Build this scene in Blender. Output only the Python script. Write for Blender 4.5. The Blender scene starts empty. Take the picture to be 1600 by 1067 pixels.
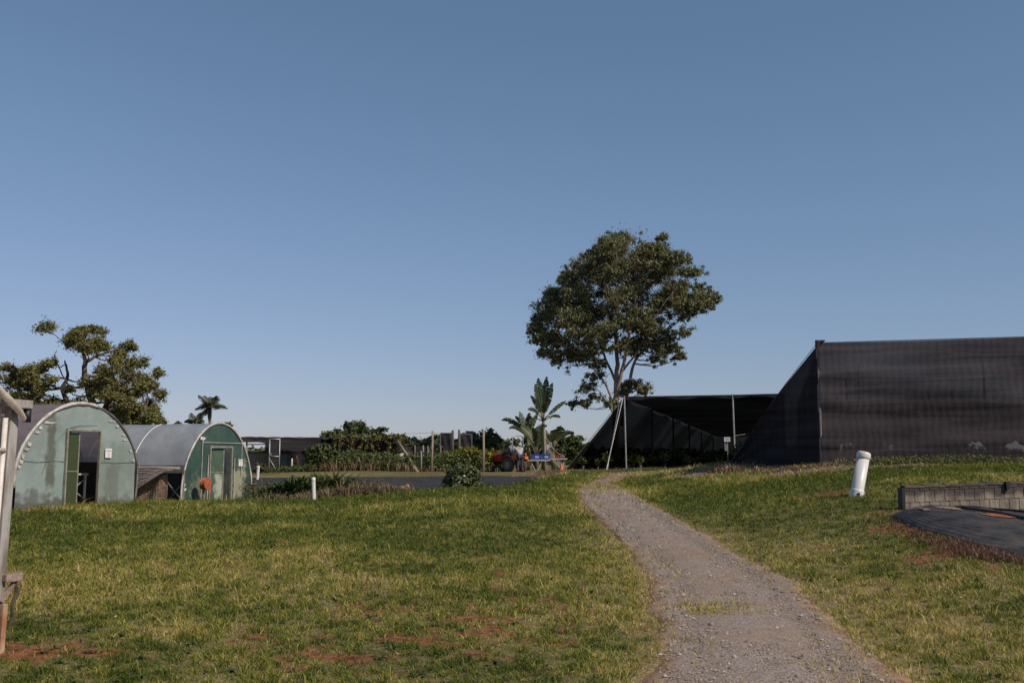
import bpy, bmesh, math, random
import numpy as np
from mathutils import Vector, Matrix

random.seed(7)
rng = np.random.default_rng(7)
R = math.radians
SC = bpy.context.scene
COL = SC.collection

# ---------------------------------------------------------------- camera, sky, sun, exposure
EYE = 1.8
FPX = 1556.0                       # focal length in pixels of the 1600 px wide photograph
HOR = 722.0                        # row of the horizon
PITCH = math.atan((HOR - 533.5) / FPX)
cam_d = bpy.data.cameras.new('camera')
cam_d.sensor_width = 36.0
cam_d.lens = FPX / 1600 * 36.0
cam_d.clip_start = 0.1
cam_d.clip_end = 8000
cam = bpy.data.objects.new('camera', cam_d)
COL.objects.link(cam)
cam.location = (0, 0, EYE)
cam.rotation_euler = (math.pi / 2 + PITCH, 0, 0)
SC.camera = cam

SUN_DIR = Vector((0.72, -0.50, 0.74)).normalized()     # towards the sun
SUN_EL = math.asin(SUN_DIR.z)
world = bpy.data.worlds.new("World")
SC.world = world
world.use_nodes = True
wn = world.node_tree
wn.nodes.clear()
wo = wn.nodes.new('ShaderNodeOutputWorld')
wb = wn.nodes.new('ShaderNodeBackground')
sky = wn.nodes.new('ShaderNodeTexSky')
sky.sky_type = 'NISHITA'
sky.sun_disc = False
sky.sun_elevation = SUN_EL
sky.sun_rotation = math.atan2(SUN_DIR.x, SUN_DIR.y)
sky.altitude = 100
sky.air_density = 1.0
sky.dust_density = 0.4
sky.ozone_density = 1.0
whs = wn.nodes.new('ShaderNodeHueSaturation')
whs.inputs['Saturation'].default_value = 0.84
wb.inputs['Strength'].default_value = 0.075
wn.links.new(sky.outputs['Color'], whs.inputs['Color'])
wtn = wn.nodes.new('ShaderNodeMix'); wtn.data_type = 'RGBA'; wtn.blend_type = 'MULTIPLY'; wtn.inputs[0].default_value = 1
wtn.inputs[7].default_value = (1.02, 1.13, 1.44, 1)
wn.links.new(whs.outputs['Color'], wtn.inputs[6])
wsp = wn.nodes.new('ShaderNodeSeparateColor'); wcb = wn.nodes.new('ShaderNodeCombineColor')
wn.links.new(wtn.outputs[2], wsp.inputs[0])
for _i, (_g, _k) in enumerate(((0.93, 0.885), (0.75, 0.752), (0.78, 0.815))):     # softer gradient towards the horizon
    _a = wn.nodes.new('ShaderNodeMath'); _a.operation = 'MULTIPLY'; _a.inputs[1].default_value = 0.0653
    _b = wn.nodes.new('ShaderNodeMath'); _b.operation = 'POWER'; _b.inputs[1].default_value = _g
    _c = wn.nodes.new('ShaderNodeMath'); _c.operation = 'MULTIPLY'; _c.inputs[1].default_value = _k / 0.0653
    wn.links.new(wsp.outputs[_i], _a.inputs[0]); wn.links.new(_a.outputs[0], _b.inputs[0]); wn.links.new(_b.outputs[0], _c.inputs[0]); wn.links.new(_c.outputs[0], wcb.inputs[_i])
wn.links.new(wcb.outputs[0], wb.inputs['Color'])
wn.links.new(wb.outputs['Background'], wo.inputs['Surface'])

sd = bpy.data.lights.new('sun', 'SUN')
sd.energy = 5.0
sd.angle = R(0.53)
sd.color = (1.0, 0.90, 0.77)
sun = bpy.data.objects.new('sun', sd)
COL.objects.link(sun)
sun.rotation_euler = SUN_DIR.to_track_quat('Z', 'Y').to_euler()

SC.view_settings.view_transform = 'Standard'
SC.view_settings.look = 'None'
SC.view_settings.gamma = 1
SC.view_settings.exposure = -0.2
SC.cycles.max_bounces = 8
SC.cycles.transparent_max_bounces = 24

# ---------------------------------------------------------------- picking helpers
_cp, _sp = math.cos(PITCH), math.sin(PITCH)
def P(px, py, Y):
    """world point seen at pixel (px, py) of the photograph at forward distance Y"""
    dx = (px - 800) / FPX
    dy = (533.5 - py) / FPX
    d = Vector((dx, _cp - dy * _sp, _sp + dy * _cp))
    k = Y / d.y
    return Vector((d.x * k, Y, EYE + d.z * k))
def mpp(Y):
    return Y / FPX

# ---------------------------------------------------------------- noise for placement and ground cover
def _hash(ix, iy, seed):
    h = (ix.astype(np.int64) * 374761393 + iy.astype(np.int64) * 668265263 + seed * 982451653) & 0x7fffffff
    h = (h ^ (h >> 13)) * 1274126177 & 0x7fffffff
    h = (h ^ (h >> 16)) * 668265263 & 0x7fffffff
    return ((h ^ (h >> 15)) & 0xffff) / 65535.0
def vnoise(x, y, seed=0):
    x = np.asarray(x, float); y = np.asarray(y, float)
    ix = np.floor(x); iy = np.floor(y)
    fx = x - ix; fy = y - iy
    fx = fx * fx * (3 - 2 * fx); fy = fy * fy * (3 - 2 * fy)
    a = _hash(ix, iy, seed); b = _hash(ix + 1, iy, seed)
    c = _hash(ix, iy + 1, seed); d = _hash(ix + 1, iy + 1, seed)
    return (a * (1 - fx) + b * fx) * (1 - fy) + (c * (1 - fx) + d * fx) * fy
def fbm(x, y, seed=0, oct=4):
    x = np.asarray(x, float); y = np.asarray(y, float)
    s = 0; amp = 0.5; tot = 0
    for o in range(oct):
        s = s + amp * vnoise(x * 2 ** o + 17.3 * o, y * 2 ** o + 9.1 * o, seed + o)
        tot += amp; amp *= 0.5
    return s / tot
def sstep(a, b, x):
    t = np.clip((np.asarray(x, float) - a) / (b - a), 0, 1)
    return t * t * (3 - 2 * t)

# ---------------------------------------------------------------- terrain height: thin plate spline through picked points
CP = [(0,1067,8.1),(400,1067,8.1),(800,1067,8.1),(1200,1067,8.1),(1600,1067,8.1),
      (8,1013,8.9),(200,950,11.3),(300,900,13.6),(600,900,13.8),(200,850,18),(500,850,17.6),
      (700,850,17.4),(150,812,23.5),(450,812,23.5),(700,800,23.5),(22,797,25.5),(210,787,29.5),(283,788,35),(390,785,38.6),
      (550,781,30),(700,766,33),(850,750,40),(470,784,34),(330,790,30),
      (1170,1000,9.8),(1150,950,11.6),(1130,900,14),(1060,850,17.5),(975,800,24),(950,775,30),(940,755,38),(965,746,43),(990,741,50),
      (420,790,43),(550,792,39),(650,786,39),(740,780,39),(820,764,42),
      (400,744,52),(550,742,52),(700,742,52),(840,740,51),(880,738,50),
      (400,738,60),(650,736,61),(811,737,58),(920,734,60),(980,733,60),(1100,730,60),
      (1285,725.5,36),(1600,727,34.3),(1138,727,40),(1060,741,40),(1200,736,37),(1340,738,32),(1500,738,29),(1590,742,26),
      (1335,775,21.5),(1200,775,25),(1120,790,22.5),(1250,830,17),(1330,850,15.6),(1405,793,18.3),(1600,805,18.0),(1450,826,15.8),(1500,850,14.5),(1600,872,13.4),
      (1600,950,10.8),(1450,930,11.6),(1600,1000,9.6),(1510,748,22),(1600,748,22),(1450,757,21),
      (100,760,55),(-100,790,60),(-150,800,26),(-150,1000,9.5),(1800,730,34),(1800,900,12.5),(1750,1067,8.1)]
_cp_xy = []; _cp_z = []
for _p in CP:
    v = P(*_p); _cp_xy.append((v.x, v.y)); _cp_z.append(v.z)
for _x in (-8, 0, 8):
    _cp_xy.append((_x, 3.0)); _cp_z.append(0.0)
for _x in (-40, -15, 5, 25, 45):
    _cp_xy.append((_x, 85.0)); _cp_z.append(1.32)
_cp_xy = np.array(_cp_xy); _cp_z = np.array(_cp_z)
def _U(r2):
    return np.where(r2 > 1e-12, 0.5 * r2 * np.log(np.maximum(r2, 1e-12)), 0)
_SCL = np.array([1.0, 0.6])        # the ground varies faster across than along the view
def _fit():
    q = _cp_xy * _SCL
    n = len(q)
    K = _U(((q[:, None] - q[None]) ** 2).sum(-1)) + np.eye(n) * 0.6
    Pm = np.c_[np.ones(n), q]
    A = np.zeros((n + 3, n + 3)); A[:n, :n] = K; A[:n, n:] = Pm; A[n:, :n] = Pm.T
    return np.linalg.solve(A, np.r_[_cp_z, 0, 0, 0])
_W = _fit()
def ground(x, y):
    x = np.atleast_1d(np.asarray(x, float)); y = np.atleast_1d(np.asarray(y, float))
    shp = x.shape
    xc = np.clip(x.ravel(), -27, 24); yc = np.clip(y.ravel(), 3, 85)
    out = np.zeros(xc.size)
    q = _cp_xy * _SCL
    for s in range(0, xc.size, 20000):
        e = np.c_[xc[s:s + 20000], yc[s:s + 20000]] * _SCL
        out[s:s + 20000] = _U(((e[:, None] - q[None]) ** 2).sum(-1)) @ _W[:-3] + _W[-3] + e @ _W[-2:]
    return out.reshape(shp)
def gz(x, y):
    return float(ground(x, y)[0])
def gp(px, py, ymin=5.0, ymax=75.0):
    """where the view ray through a pixel meets the ground (first crossing after ymin)"""
    Ys = np.linspace(ymin, ymax, 800)
    a = P(px, py, 1.0)
    xs = a.x * Ys; zs = EYE + (a.z - EYE) * Ys
    g = ground(xs, Ys)
    hit = np.where(zs <= g)[0]
    i = hit[0] if len(hit) else -1
    return Vector((xs[i], Ys[i], g[i]))
def on_ground(px, Y, dz=0.0):
    x = (px - 800) / FPX * Y * 1.0
    a = P(px, HOR, Y)
    return Vector((a.x, Y, gz(a.x, Y) + dz))

# ---------------------------------------------------------------- materials
def nodes(name):
    m = bpy.data.materials.new(name)
    m.use_nodes = True
    t = m.node_tree
    return m, t, t.nodes['Principled BSDF'], t.nodes['Material Output']
def mat(name, col, rough=0.75, col2=None, scale=6.0, var=0.18, bump=0.0, bscale=None, metal=0.0, spec=0.4,
        stretch=(1, 1, 1), detail=6, trans=0.0, transp=0.0, lo=0.38, hi=0.64):
    """base colour varied by noise between col and col2 (default: a darker tone of itself)"""
    m, t, b, out = nodes(name)
    N, L = t.nodes, t.links
    c1 = (*col, 1)
    c2 = (*(col2 or tuple(c * (1 - 2 * var) for c in col)), 1)
    tc = N.new('ShaderNodeTexCoord'); mp = N.new('ShaderNodeMapping')
    mp.inputs['Scale'].default_value = stretch
    L.new(tc.outputs['Object'], mp.inputs['Vector'])
    nz = N.new('ShaderNodeTexNoise'); nz.inputs['Scale'].default_value = scale
    nz.inputs['Detail'].default_value = detail; nz.inputs['Roughness'].default_value = 0.62
    L.new(mp.outputs['Vector'], nz.inputs['Vector'])
    cr = N.new('ShaderNodeValToRGB')
    cr.color_ramp.elements[0].position = lo; cr.color_ramp.elements[0].color = c2
    cr.color_ramp.elements[1].position = hi; cr.color_ramp.elements[1].color = c1
    L.new(nz.outputs['Fac'], cr.inputs['Fac'])
    L.new(cr.outputs['Color'], b.inputs['Base Color'])
    b.inputs['Roughness'].default_value = rough
    b.inputs['Metallic'].default_value = metal
    b.inputs['Specular IOR Level'].default_value = spec
    if bump:
        n2 = N.new('ShaderNodeTexNoise'); n2.inputs['Scale'].default_value = bscale or scale * 5
        n2.inputs['Detail'].default_value = 4
        L.new(mp.outputs['Vector'], n2.inputs['Vector'])
        bp = N.new('ShaderNodeBump'); bp.inputs['Strength'].default_value = bump; bp.inputs['Distance'].default_value = 0.02
        L.new(n2.outputs['Fac'], bp.inputs['Height']); L.new(bp.outputs['Normal'], b.inputs['Normal'])
    last = b.outputs['BSDF']
    if trans:
        tr = N.new('ShaderNodeBsdfTranslucent'); L.new(cr.outputs['Color'], tr.inputs['Color'])
        mx = N.new('ShaderNodeMixShader'); mx.inputs[0].default_value = trans
        L.new(last, mx.inputs[1]); L.new(tr.outputs[0], mx.inputs[2]); last = mx.outputs[0]
    if transp:
        tp = N.new('ShaderNodeBsdfTransparent')
        mx = N.new('ShaderNodeMixShader'); mx.inputs[0].default_value = transp
        L.new(last, mx.inputs[1]); L.new(tp.outputs[0], mx.inputs[2]); last = mx.outputs[0]
    L.new(last, out.inputs['Surface'])
    m['ramp'] = cr.name
    return m
def leaf_mat(name, dark, light, accent=None, trans=0.25, rough=0.5):
    """foliage: colour varied leaf by leaf through the 'tint' attribute"""
    m, t, b, out = nodes(name)
    N, L = t.nodes, t.links
    at = N.new('ShaderNodeAttribute'); at.attribute_name = 'tint'
    cr = N.new('ShaderNodeValToRGB')
    e = cr.color_ramp.elements
    e[0].position = 0.0; e[0].color = (*dark, 1)
    e[1].position = 0.8; e[1].color = (*light, 1)
    if accent:
        k = e.new(1.0); k.color = (*accent, 1)
    L.new(at.outputs['Fac'], cr.inputs['Fac'])
    L.new(cr.outputs['Color'], b.inputs['Base Color'])
    b.inputs['Roughness'].default_value = rough
    b.inputs['Specular IOR Level'].default_value = 0.3
    tr = N.new('ShaderNodeBsdfTranslucent'); L.new(cr.outputs['Color'], tr.inputs['Color'])
    mx = N.new('ShaderNodeMixShader'); mx.inputs[0].default_value = trans
    L.new(b.outputs['BSDF'], mx.inputs[1]); L.new(tr.outputs[0], mx.inputs[2])
    L.new(mx.outputs[0], out.inputs['Surface'])
    return m

# ---------------------------------------------------------------- mesh builder
class MB:
    def __init__(s):
        s.v = []; s.f = []; s.t = []           # vertices, faces, tint per face
    def add(s, vs, fs, tint=0.5):
        o = len(s.v)
        s.v += [tuple(v) for v in vs]
        s.f += [tuple(i + o for i in f) for f in fs]
        s.t += [tint] * len(fs)
        return s
    def box(s, c, d, rot=None):
        """box centred at c with full sizes d, optionally turned by a Matrix or z angle"""
        m = rot if isinstance(rot, Matrix) else (Matrix.Rotation(rot, 3, 'Z') if rot else Matrix.Identity(3))
        c = Vector(c)
        h = [x / 2 for x in d]
        vs = [c + m @ Vector((sx * h[0], sy * h[1], sz * h[2])) for sx in (-1, 1) for sy in (-1, 1) for sz in (-1, 1)]
        return s.add(vs, [(0, 1, 3, 2), (4, 6, 7, 5), (0, 4, 5, 1), (2, 3, 7, 6), (0, 2, 6, 4), (1, 5, 7, 3)])
    def bbox(s, c, d, r=0.01, rot=None):
        """box with bevelled edges"""
        m = rot if isinstance(rot, Matrix) else (Matrix.Rotation(rot, 3, 'Z') if rot else Matrix.Identity(3))
        bm = bmesh.new()
        bmesh.ops.create_cube(bm, size=1)
        bmesh.ops.scale(bm, vec=d, verts=bm.verts)
        bmesh.ops.bevel(bm, geom=bm.edges[:], offset=min(r, min(d) * 0.3), segments=2, affect='EDGES', profile=0.6)
        bm.verts.ensure_lookup_table()
        c = Vector(c)
        s.add([c + m @ v.co for v in bm.verts], [[v.index for v in f.verts] for f in bm.faces])
        bm.free(); return s
    def bar(s, a, b, w, h=None):
        a, b = Vector(a), Vector(b); h = h or w
        d = b - a
        q = d.to_track_quat('Z', 'Y').to_matrix()
        return s.box((a + b) / 2, (w, h, d.length), q)
    def tube(s, pts, rad, n=8, cap=True, tint=0.5):
        pts = [Vector(p) for p in pts]
        if not hasattr(rad, '__len__'): rad = [rad] * len(pts)
        o = []; fs = []
        up = None
        for i, p in enumerate(pts):
            d = (pts[min(i + 1, len(pts) - 1)] - pts[max(i - 1, 0)])
            if d.length < 1e-9: d = Vector((0, 0, 1))
            d.normalize()
            if up is None:
                up = Vector((0, 0, 1)) if abs(d.z) < 0.9 else Vector((0, 1, 0))
            x = up.cross(d)
            if x.length < 1e-6: x = Vector((1, 0, 0)).cross(d)
            x.normalize()
            y = d.cross(x); up = y
            for k in range(n):
                a = 2 * math.pi * k / n
                o.append(p + (x * math.cos(a) + y * math.sin(a)) * rad[i])
        for i in range(len(pts) - 1):
            for k in range(n):
                fs.append((i * n + k, i * n + (k + 1) % n, (i + 1) * n + (k + 1) % n, (i + 1) * n + k))
        if cap:
            fs.append(tuple(range(n))[::-1]); fs.append(tuple((len(pts) - 1) * n + k for k in range(n)))
        return s.add(o, fs, tint)
    def lathe(s, prof, c=(0, 0, 0), n=20, axis='Z'):
        """prof: (radius, height) pairs"""
        o = []; fs = []
        for r, z in prof:
            for k in range(n):
                a = 2 * math.pi * k / n
                p = (r * math.cos(a), r * math.sin(a), z)
                if axis == 'X': p = (p[2], p[0], p[1])
                if axis == 'Y': p = (p[0], p[2], p[1])
                o.append((p[0] + c[0], p[1] + c[1], p[2] + c[2]))
        for i in range(len(prof) - 1):
            for k in range(n):
                fs.append((i * n + k, i * n + (k + 1) % n, (i + 1) * n + (k + 1) % n, (i + 1) * n + k))
        return s.add(o, fs)
    def grid(s, fn, nu, nv, tint=0.5):
        vs = [fn(i / nu, j / nv) for i in range(nu + 1) for j in range(nv + 1)]
        fs = [(i * (nv + 1) + j, (i + 1) * (nv + 1) + j, (i + 1) * (nv + 1) + j + 1, i * (nv + 1) + j + 1)
              for i in range(nu) for j in range(nv)]
        return s.add(vs, fs, tint)
    def build(s, name, m, parent=None, smooth=False, tint=False, loc=None):
        me = bpy.data.meshes.new(name)
        me.from_pydata(s.v, [], s.f)
        if tint:
            a = me.attributes.new('tint', 'FLOAT', 'FACE')
            a.data.foreach_set('value', np.array(s.t, dtype=np.float32))
        me.materials.append(m)
        if smooth:
            me.polygons.foreach_set('use_smooth', [True] * len(me.polygons))
        me.update()
        o = bpy.data.objects.new(name, me)
        COL.objects.link(o)
        if parent: o.parent = parent
        if loc is not None: o.location = loc
        return o
def np_mesh(name, V, F, tint, m, parent=None, loc=None, smooth=False):
    """V (n,3), F (k, 3 or 4) index array, tint (k,)"""
    me = bpy.data.meshes.new(name)
    k, w = F.shape
    me.vertices.add(len(V)); me.vertices.foreach_set('co', V.astype(np.float32).ravel())
    me.loops.add(k * w); me.loops.foreach_set('vertex_index', F.astype(np.int32).ravel())
    me.polygons.add(k); me.polygons.foreach_set('loop_start', np.arange(0, k * w, w, dtype=np.int32))
    me.update(calc_edges=True)
    if tint is not None:
        a = me.attributes.new('tint', 'FLOAT', 'FACE'); a.data.foreach_set('value', tint.astype(np.float32))
    if smooth: me.polygons.foreach_set('use_smooth', np.ones(k, dtype=bool))
    me.materials.append(m)
    o = bpy.data.objects.new(name, me); COL.objects.link(o)
    if parent: o.parent = parent
    if loc is not None: o.location = loc
    return o
def tag(o, label, cat, group=None):
    o['label'] = label; o['category'] = cat
    if group: o['group'] = group
    return o
def struct(o, kind='structure'):
    o['kind'] = kind
    return o
def stuff(o, label, cat):
    o['kind'] = 'stuff'; o['label'] = label; o['category'] = cat
    return o
def thing(name, label, cat, loc=(0, 0, 0), rz=0.0, group=None):
    o = bpy.data.objects.new(name, None); COL.objects.link(o)
    o.location = loc; o.rotation_euler = (0, 0, rz); o.empty_display_size = 0.2
    return tag(o, label, cat, group)
def copy_tree(o, parent=None):
    c = o.copy(); COL.objects.link(c); c.parent = parent
    for ch in list(o.children): copy_tree(ch, c)
    return c
def another(o, loc, rz, label, scale=None):
    c = copy_tree(o); c.location = loc; c.rotation_euler = (0, 0, rz)
    if scale: c.scale = scale if hasattr(scale, '__len__') else (scale,) * 3
    c['label'] = label
    return c
# ================================================================ THE GROUND
def pip(poly, x, y):
    """points inside polygon"""
    inside = np.zeros(np.shape(x), bool)
    n = len(poly)
    for i in range(n):
        x1, y1 = poly[i][0], poly[i][1]; x2, y2 = poly[(i + 1) % n][0], poly[(i + 1) % n][1]
        if y1 == y2: continue
        c = ((y1 > y) != (y2 > y)) & (x < (x2 - x1) * (y - y1) / (y2 - y1) + x1)
        inside ^= c
    return inside
# edges of the gravel track, picked from the photograph row by row: (left, right, row)
TRK = [(1003,1465,1110),(1012,1420,1067),(1018,1375,1030),(1022,1330,990),(1018,1285,950),(1012,1243,912),(995,1180,880),(962,1120,845),
       (935,1068,815),(912,1022,790),(900,988,771),(906,968,760),(925,962,753),(942,975,747)]
TL = [gp(a, c) for a, b, c in TRK]; TR = [gp(b, c) for a, b, c in TRK]
TL[0] = TL[1] + (TL[1] - TL[2]) * 3; TR[0] = TR[1] + (TR[1] - TR[2]) * 3
# beyond the crest the track turns right along the shade houses
for px, w in ((985, 1), (1010, 1), (1050, 1), (1085, 1)):
    pass
TL += [on_ground(958, 50), on_ground(990, 53), on_ground(1060, 53), on_ground(1200, 53)]
TR += [on_ground(984, 46), on_ground(1010, 48.5), on_ground(1070, 48.5), on_ground(1200, 48.5)]
def resample(pts, n):
    pts = [Vector(p) for p in pts]
    L = [0]
    for a, b in zip(pts, pts[1:]): L.append(L[-1] + (b - a).length)
    out = []
    for k in range(n):
        t = L[-1] * k / (n - 1)
        i = max(j for j in range(len(L)) if L[j] <= t + 1e-9); i = min(i, len(pts) - 2)
        f = (t - L[i]) / max(L[i + 1] - L[i], 1e-9)
        p0 = pts[max(i - 1, 0)]; p1 = pts[i]; p2 = pts[i + 1]; p3 = pts[min(i + 2, len(pts) - 1)]
        out.append(0.5 * ((2 * p1) + (p2 - p0) * f + (2 * p0 - 5 * p1 + 4 * p2 - p3) * f * f + (3 * p1 - p0 - 3 * p2 + p3) * f ** 3))
    return out
def fine(pts, per=8):
    out = []
    for i in range(len(pts) - 1):
        p0 = pts[max(i - 1, 0)]; p1 = pts[i]; p2 = pts[i + 1]; p3 = pts[min(i + 2, len(pts) - 1)]
        for k in range(per):
            f = k / per
            out.append(0.5 * ((2 * p1) + (p2 - p0) * f + (2 * p0 - 5 * p1 + 4 * p2 - p3) * f * f + (3 * p1 - p0 - 3 * p2 + p3) * f ** 3))
    return out + [pts[-1]]
TLf, TRf = fine(TL), fine(TR)
TRACK = [(p.x, p.y) for p in TLf] + [(p.x, p.y) for p in reversed(TRf)]
def seg_dist(x, y, line):
    d = np.full(np.shape(x), 1e9)
    for a, b in zip(line, line[1:]):
        ax, ay, bx, by = a[0], a[1], b[0], b[1]
        L2 = (bx - ax) ** 2 + (by - ay) ** 2 + 1e-9
        t = np.clip(((x - ax) * (bx - ax) + (y - ay) * (by - ay)) / L2, 0, 1)
        d = np.minimum(d, np.hypot(x - ax - t * (bx - ax), y - ay - t * (by - ay)))
    return d
EDGE_L = [(p.x, p.y) for p in TLf[::3]]; EDGE_R = [(p.x, p.y) for p in TRf[::3]]
def track_sd(x, y):
    """signed distance to the edge of the track, positive inside"""
    d = np.minimum(seg_dist(x, y, EDGE_L), seg_dist(x, y, EDGE_R))
    return np.where(pip(TRACK, x, y), d, -d)
# the grassy islands growing in the track
def blob(px, py, rx, ry):
    c = gp(px, py); return (c.x, c.y, rx, ry)
ISLES = [blob(1118, 958, 0.45, 0.62), blob(945, 765, 0.35, 1.2), blob(960, 757, 0.2, 1.0)]
def in_blobs(x, y, bl):
    m = np.zeros(np.shape(x))
    for cx, cy, rx, ry in bl:
        m = np.maximum(m, 1.35 - np.sqrt(((x - cx) / rx) ** 2 + ((y - cy) / ry) ** 2))
    return m
SOIL = [blob(40, 1022, 0.75, 0.55), blob(85, 1012, 0.5, 0.28), blob(700, 985, 2.1, 1.5), blob(580, 1025, 1.8, 1.0), blob(790, 940, 1.3, 1.4), blob(640, 950, 1.4, 1.2), blob(500, 1050, .45, .35),
        blob(560, 925, .3, .3), blob(300, 885, 0.8, 0.6), blob(430, 850, 0.6, 0.9), blob(1295, 774, 0.8, 0.7), blob(1240, 772, .5, .4), blob(1430, 822, 0.7, 0.8), blob(1520, 862, .8, .6),
        blob(1600, 885, .7, .5), blob(380, 1000, .4, .3), blob(780, 900, .3, .6), blob(1395, 800, .5, .8), blob(150, 797, 2.0, .5), blob(60, 799, 1.2, .5),
        blob(200, 880, .4, .4)]
MULCH = [(5.5, 43.5, 3.2, 2.6), (8.6, 38.6, 3.0, 2.2), (10.6, 34.4, 2.8, 1.4), (1.4, 49, 1.9, 1.6), (3.4, 53, 3.5, 2.0), (14.0, 33.4, 3.0, .8)]
BARE = [blob(45, 1021, 1.05, 0.42), blob(1285, 773, 1.1, 0.7), blob(1430, 823, 0.8, 0.6), blob(1530, 866, 1.2, .6), blob(650, 1000, .5, .25), blob(745, 968, .4, .25), blob(560, 1030, .5, .2)]
def cover(x, y):
    """soil, dryness, grass height factor"""
    n1 = fbm(x * 0.9, y * 0.9, 3); n2 = fbm(x * 3.1, y * 3.1, 11); n3 = fbm(x * 0.23, y * 0.23, 29, 3)
    s = in_blobs(x, y, SOIL)
    n4 = fbm(x * 6.5, y * 5.0, 61, 3)
    soil = sstep(0.66, 0.90, np.minimum(s, .95) * 0.70 + (n4 - 0.5) * 2.3 + (n1 - 0.5) * 0.7)
    soil = np.maximum(soil, sstep(0.35, 0.75, in_blobs(x, y, BARE) + (n4 - .5) * 1.6))
    soil = np.maximum(soil, sstep(0.66, 0.74, n2 * 0.35 + n1 * 0.2 + n4 * .45) * 0.9)
    sd_ = track_sd(x, y)
    edge = np.exp(-np.maximum(-sd_, 0) / 0.35)
    mul = sstep(0.2, 0.6, in_blobs(x, y, MULCH) + (n1 - 0.5) * 0.8)
    dry = np.clip(0.33 + (n1 - 0.5) * 1.25 + (n3 - 0.5) * 1.3 + edge * 0.45 - sstep(16, 30, y) * 0.14 + 0.16 * sstep(17, 10, y) + .12 * np.exp(-((x + 3) / 2.5) ** 2 - ((y - 9.5) / 3) ** 2) - .16 * sstep(1.5, 4, x) * sstep(13, 17, y) * sstep(34, 27, y), 0, 1)
    bank = np.exp(-((x + 8) / 5) ** 2 - ((y - 20) / 5) ** 2)
    dry = np.clip(dry - 0.30 * bank, 0, 1)
    dry = np.maximum(dry, mul)
    tall = 0.55 + 0.9 * n3 + sstep(18, 32, y) * 0.55 - edge * 0.3 + 0.5 * (n1 - 0.5)
    return soil, dry, np.clip(tall, 0.3, 2.2), mul, sd_

# pond basin (dark liner on its far bank)
POND = [on_ground(385, 51.2), on_ground(560, 51.3), on_ground(700, 51.2), on_ground(780, 50.6), on_ground(838, 48.6), on_ground(842, 45.5), on_ground(800, 43.0),
        on_ground(740, 40.5), on_ground(640, 39.5), on_ground(540, 40.0), on_ground(440, 42.0), on_ground(385, 44.0)]
POND2 = [(p.x, p.y) for p in POND]

# the ground sheet
def axis(lo, hi, d, far, g=1.16):
    a = list(np.arange(lo, hi + 1e-6, d))
    s = d
    while a[-1] < far: s *= g; a.append(a[-1] + s)
    s = d; b = []
    x = lo
    while x > -far: s *= g; x -= s; b.append(x)
    return np.array(b[::-1] + a)
gx = axis(-18, 18, 0.125, 4000, 1.10); gy0 = axis(5, 34, 0.11, 4000, 1.06)
gy = gy0[gy0 > -80]
XX, YY = np.meshgrid(gx, gy, indexing='ij')
ZZ = ground(XX, YY)
near = (np.abs(XX) < 30) & (YY < 70) & (YY > 2)
ZZ = ZZ + np.where(near, (fbm(XX * 1.4, YY * 1.4, 5) - 0.5) * 0.045, 0)
far_ = np.hypot(XX, YY)
ZZ = ZZ - sstep(120, 600, far_) * 1.5
soil, dry, tall, mul, sdt = cover(XX, YY)
ZZ = ZZ + np.where(near, mul * (fbm(XX * 2.5, YY * 2.5, 41) - 0.3) * 0.12, 0)
ni, nj = XX.shape
V = np.stack([XX, YY, ZZ], -1).reshape(-1, 3)
ii, jj = np.meshgrid(np.arange(ni - 1), np.arange(nj - 1), indexing='ij')
F = np.stack([ii * nj + jj, (ii + 1) * nj + jj, (ii + 1) * nj + jj + 1, ii * nj + jj + 1], -1).reshape(-1, 4)
gm, t, b, out = nodes('ground_soil_and_thatch')
N, L = t.nodes, t.links
at = N.new('ShaderNodeAttribute'); at.attribute_name = 'cover'
sp = N.new('ShaderNodeSeparateColor'); L.new(at.outputs['Color'], sp.inputs[0])
tc = N.new('ShaderNodeTexCoord')
def nz(scale, detail=6):
    n = N.new('ShaderNodeTexNoise'); n.inputs['Scale'].default_value = scale; n.inputs['Detail'].default_value = detail
    L.new(tc.outputs['Object'], n.inputs['Vector']); return n
def rampn(n, stops, lo=.35, hi=.65):
    c = N.new('ShaderNodeValToRGB'); c.color_ramp.elements[0].position = lo; c.color_ramp.elements[1].position = hi
    c.color_ramp.elements[0].color = (*stops[0], 1); c.color_ramp.elements[1].color = (*stops[1], 1)
    L.new(n.outputs['Fac'], c.inputs['Fac']); return c
def mixc(fac, a, b_):
    m = N.new('ShaderNodeMix'); m.data_type = 'RGBA'
    L.new(fac, m.inputs[0]); L.new(a, m.inputs[6]); L.new(b_, m.inputs[7]); return m.outputs[2]
cg = rampn(nz(9), ((0.075, 0.072, 0.024), (0.16, 0.135, 0.055)))
cd = rampn(nz(14), ((0.17, 0.125, 0.06), (0.29, 0.225, 0.12)))
cs = rampn(nz(9, 8), ((0.10, 0.042, 0.020), (0.25, 0.105, 0.052)), .38, .62)
cm = rampn(nz(18, 8), ((0.07, 0.042, 0.03), (0.24, 0.17, 0.125)), .38, .6)
c = mixc(sp.outputs[1], cg.outputs[0], cd.outputs[0])
c = mixc(sp.outputs[2], c, cm.outputs[0])
c = mixc(sp.outputs[0], c, cs.outputs[0])
L.new(c, b.inputs['Base Color']); b.inputs['Roughness'].default_value = 0.95; b.inputs['Specular IOR Level'].default_value = 0.1
bp = N.new('ShaderNodeBump'); bp.inputs['Strength'].default_value = 0.9; bp.inputs['Distance'].default_value = 0.03
L.new(nz(30, 5).outputs['Fac'], bp.inputs['Height']); L.new(bp.outputs[0], b.inputs['Normal'])
go = np_mesh('ground', V, F, None, gm, smooth=True)
ca = go.data.color_attributes.new('cover', 'FLOAT_COLOR', 'POINT')
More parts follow.
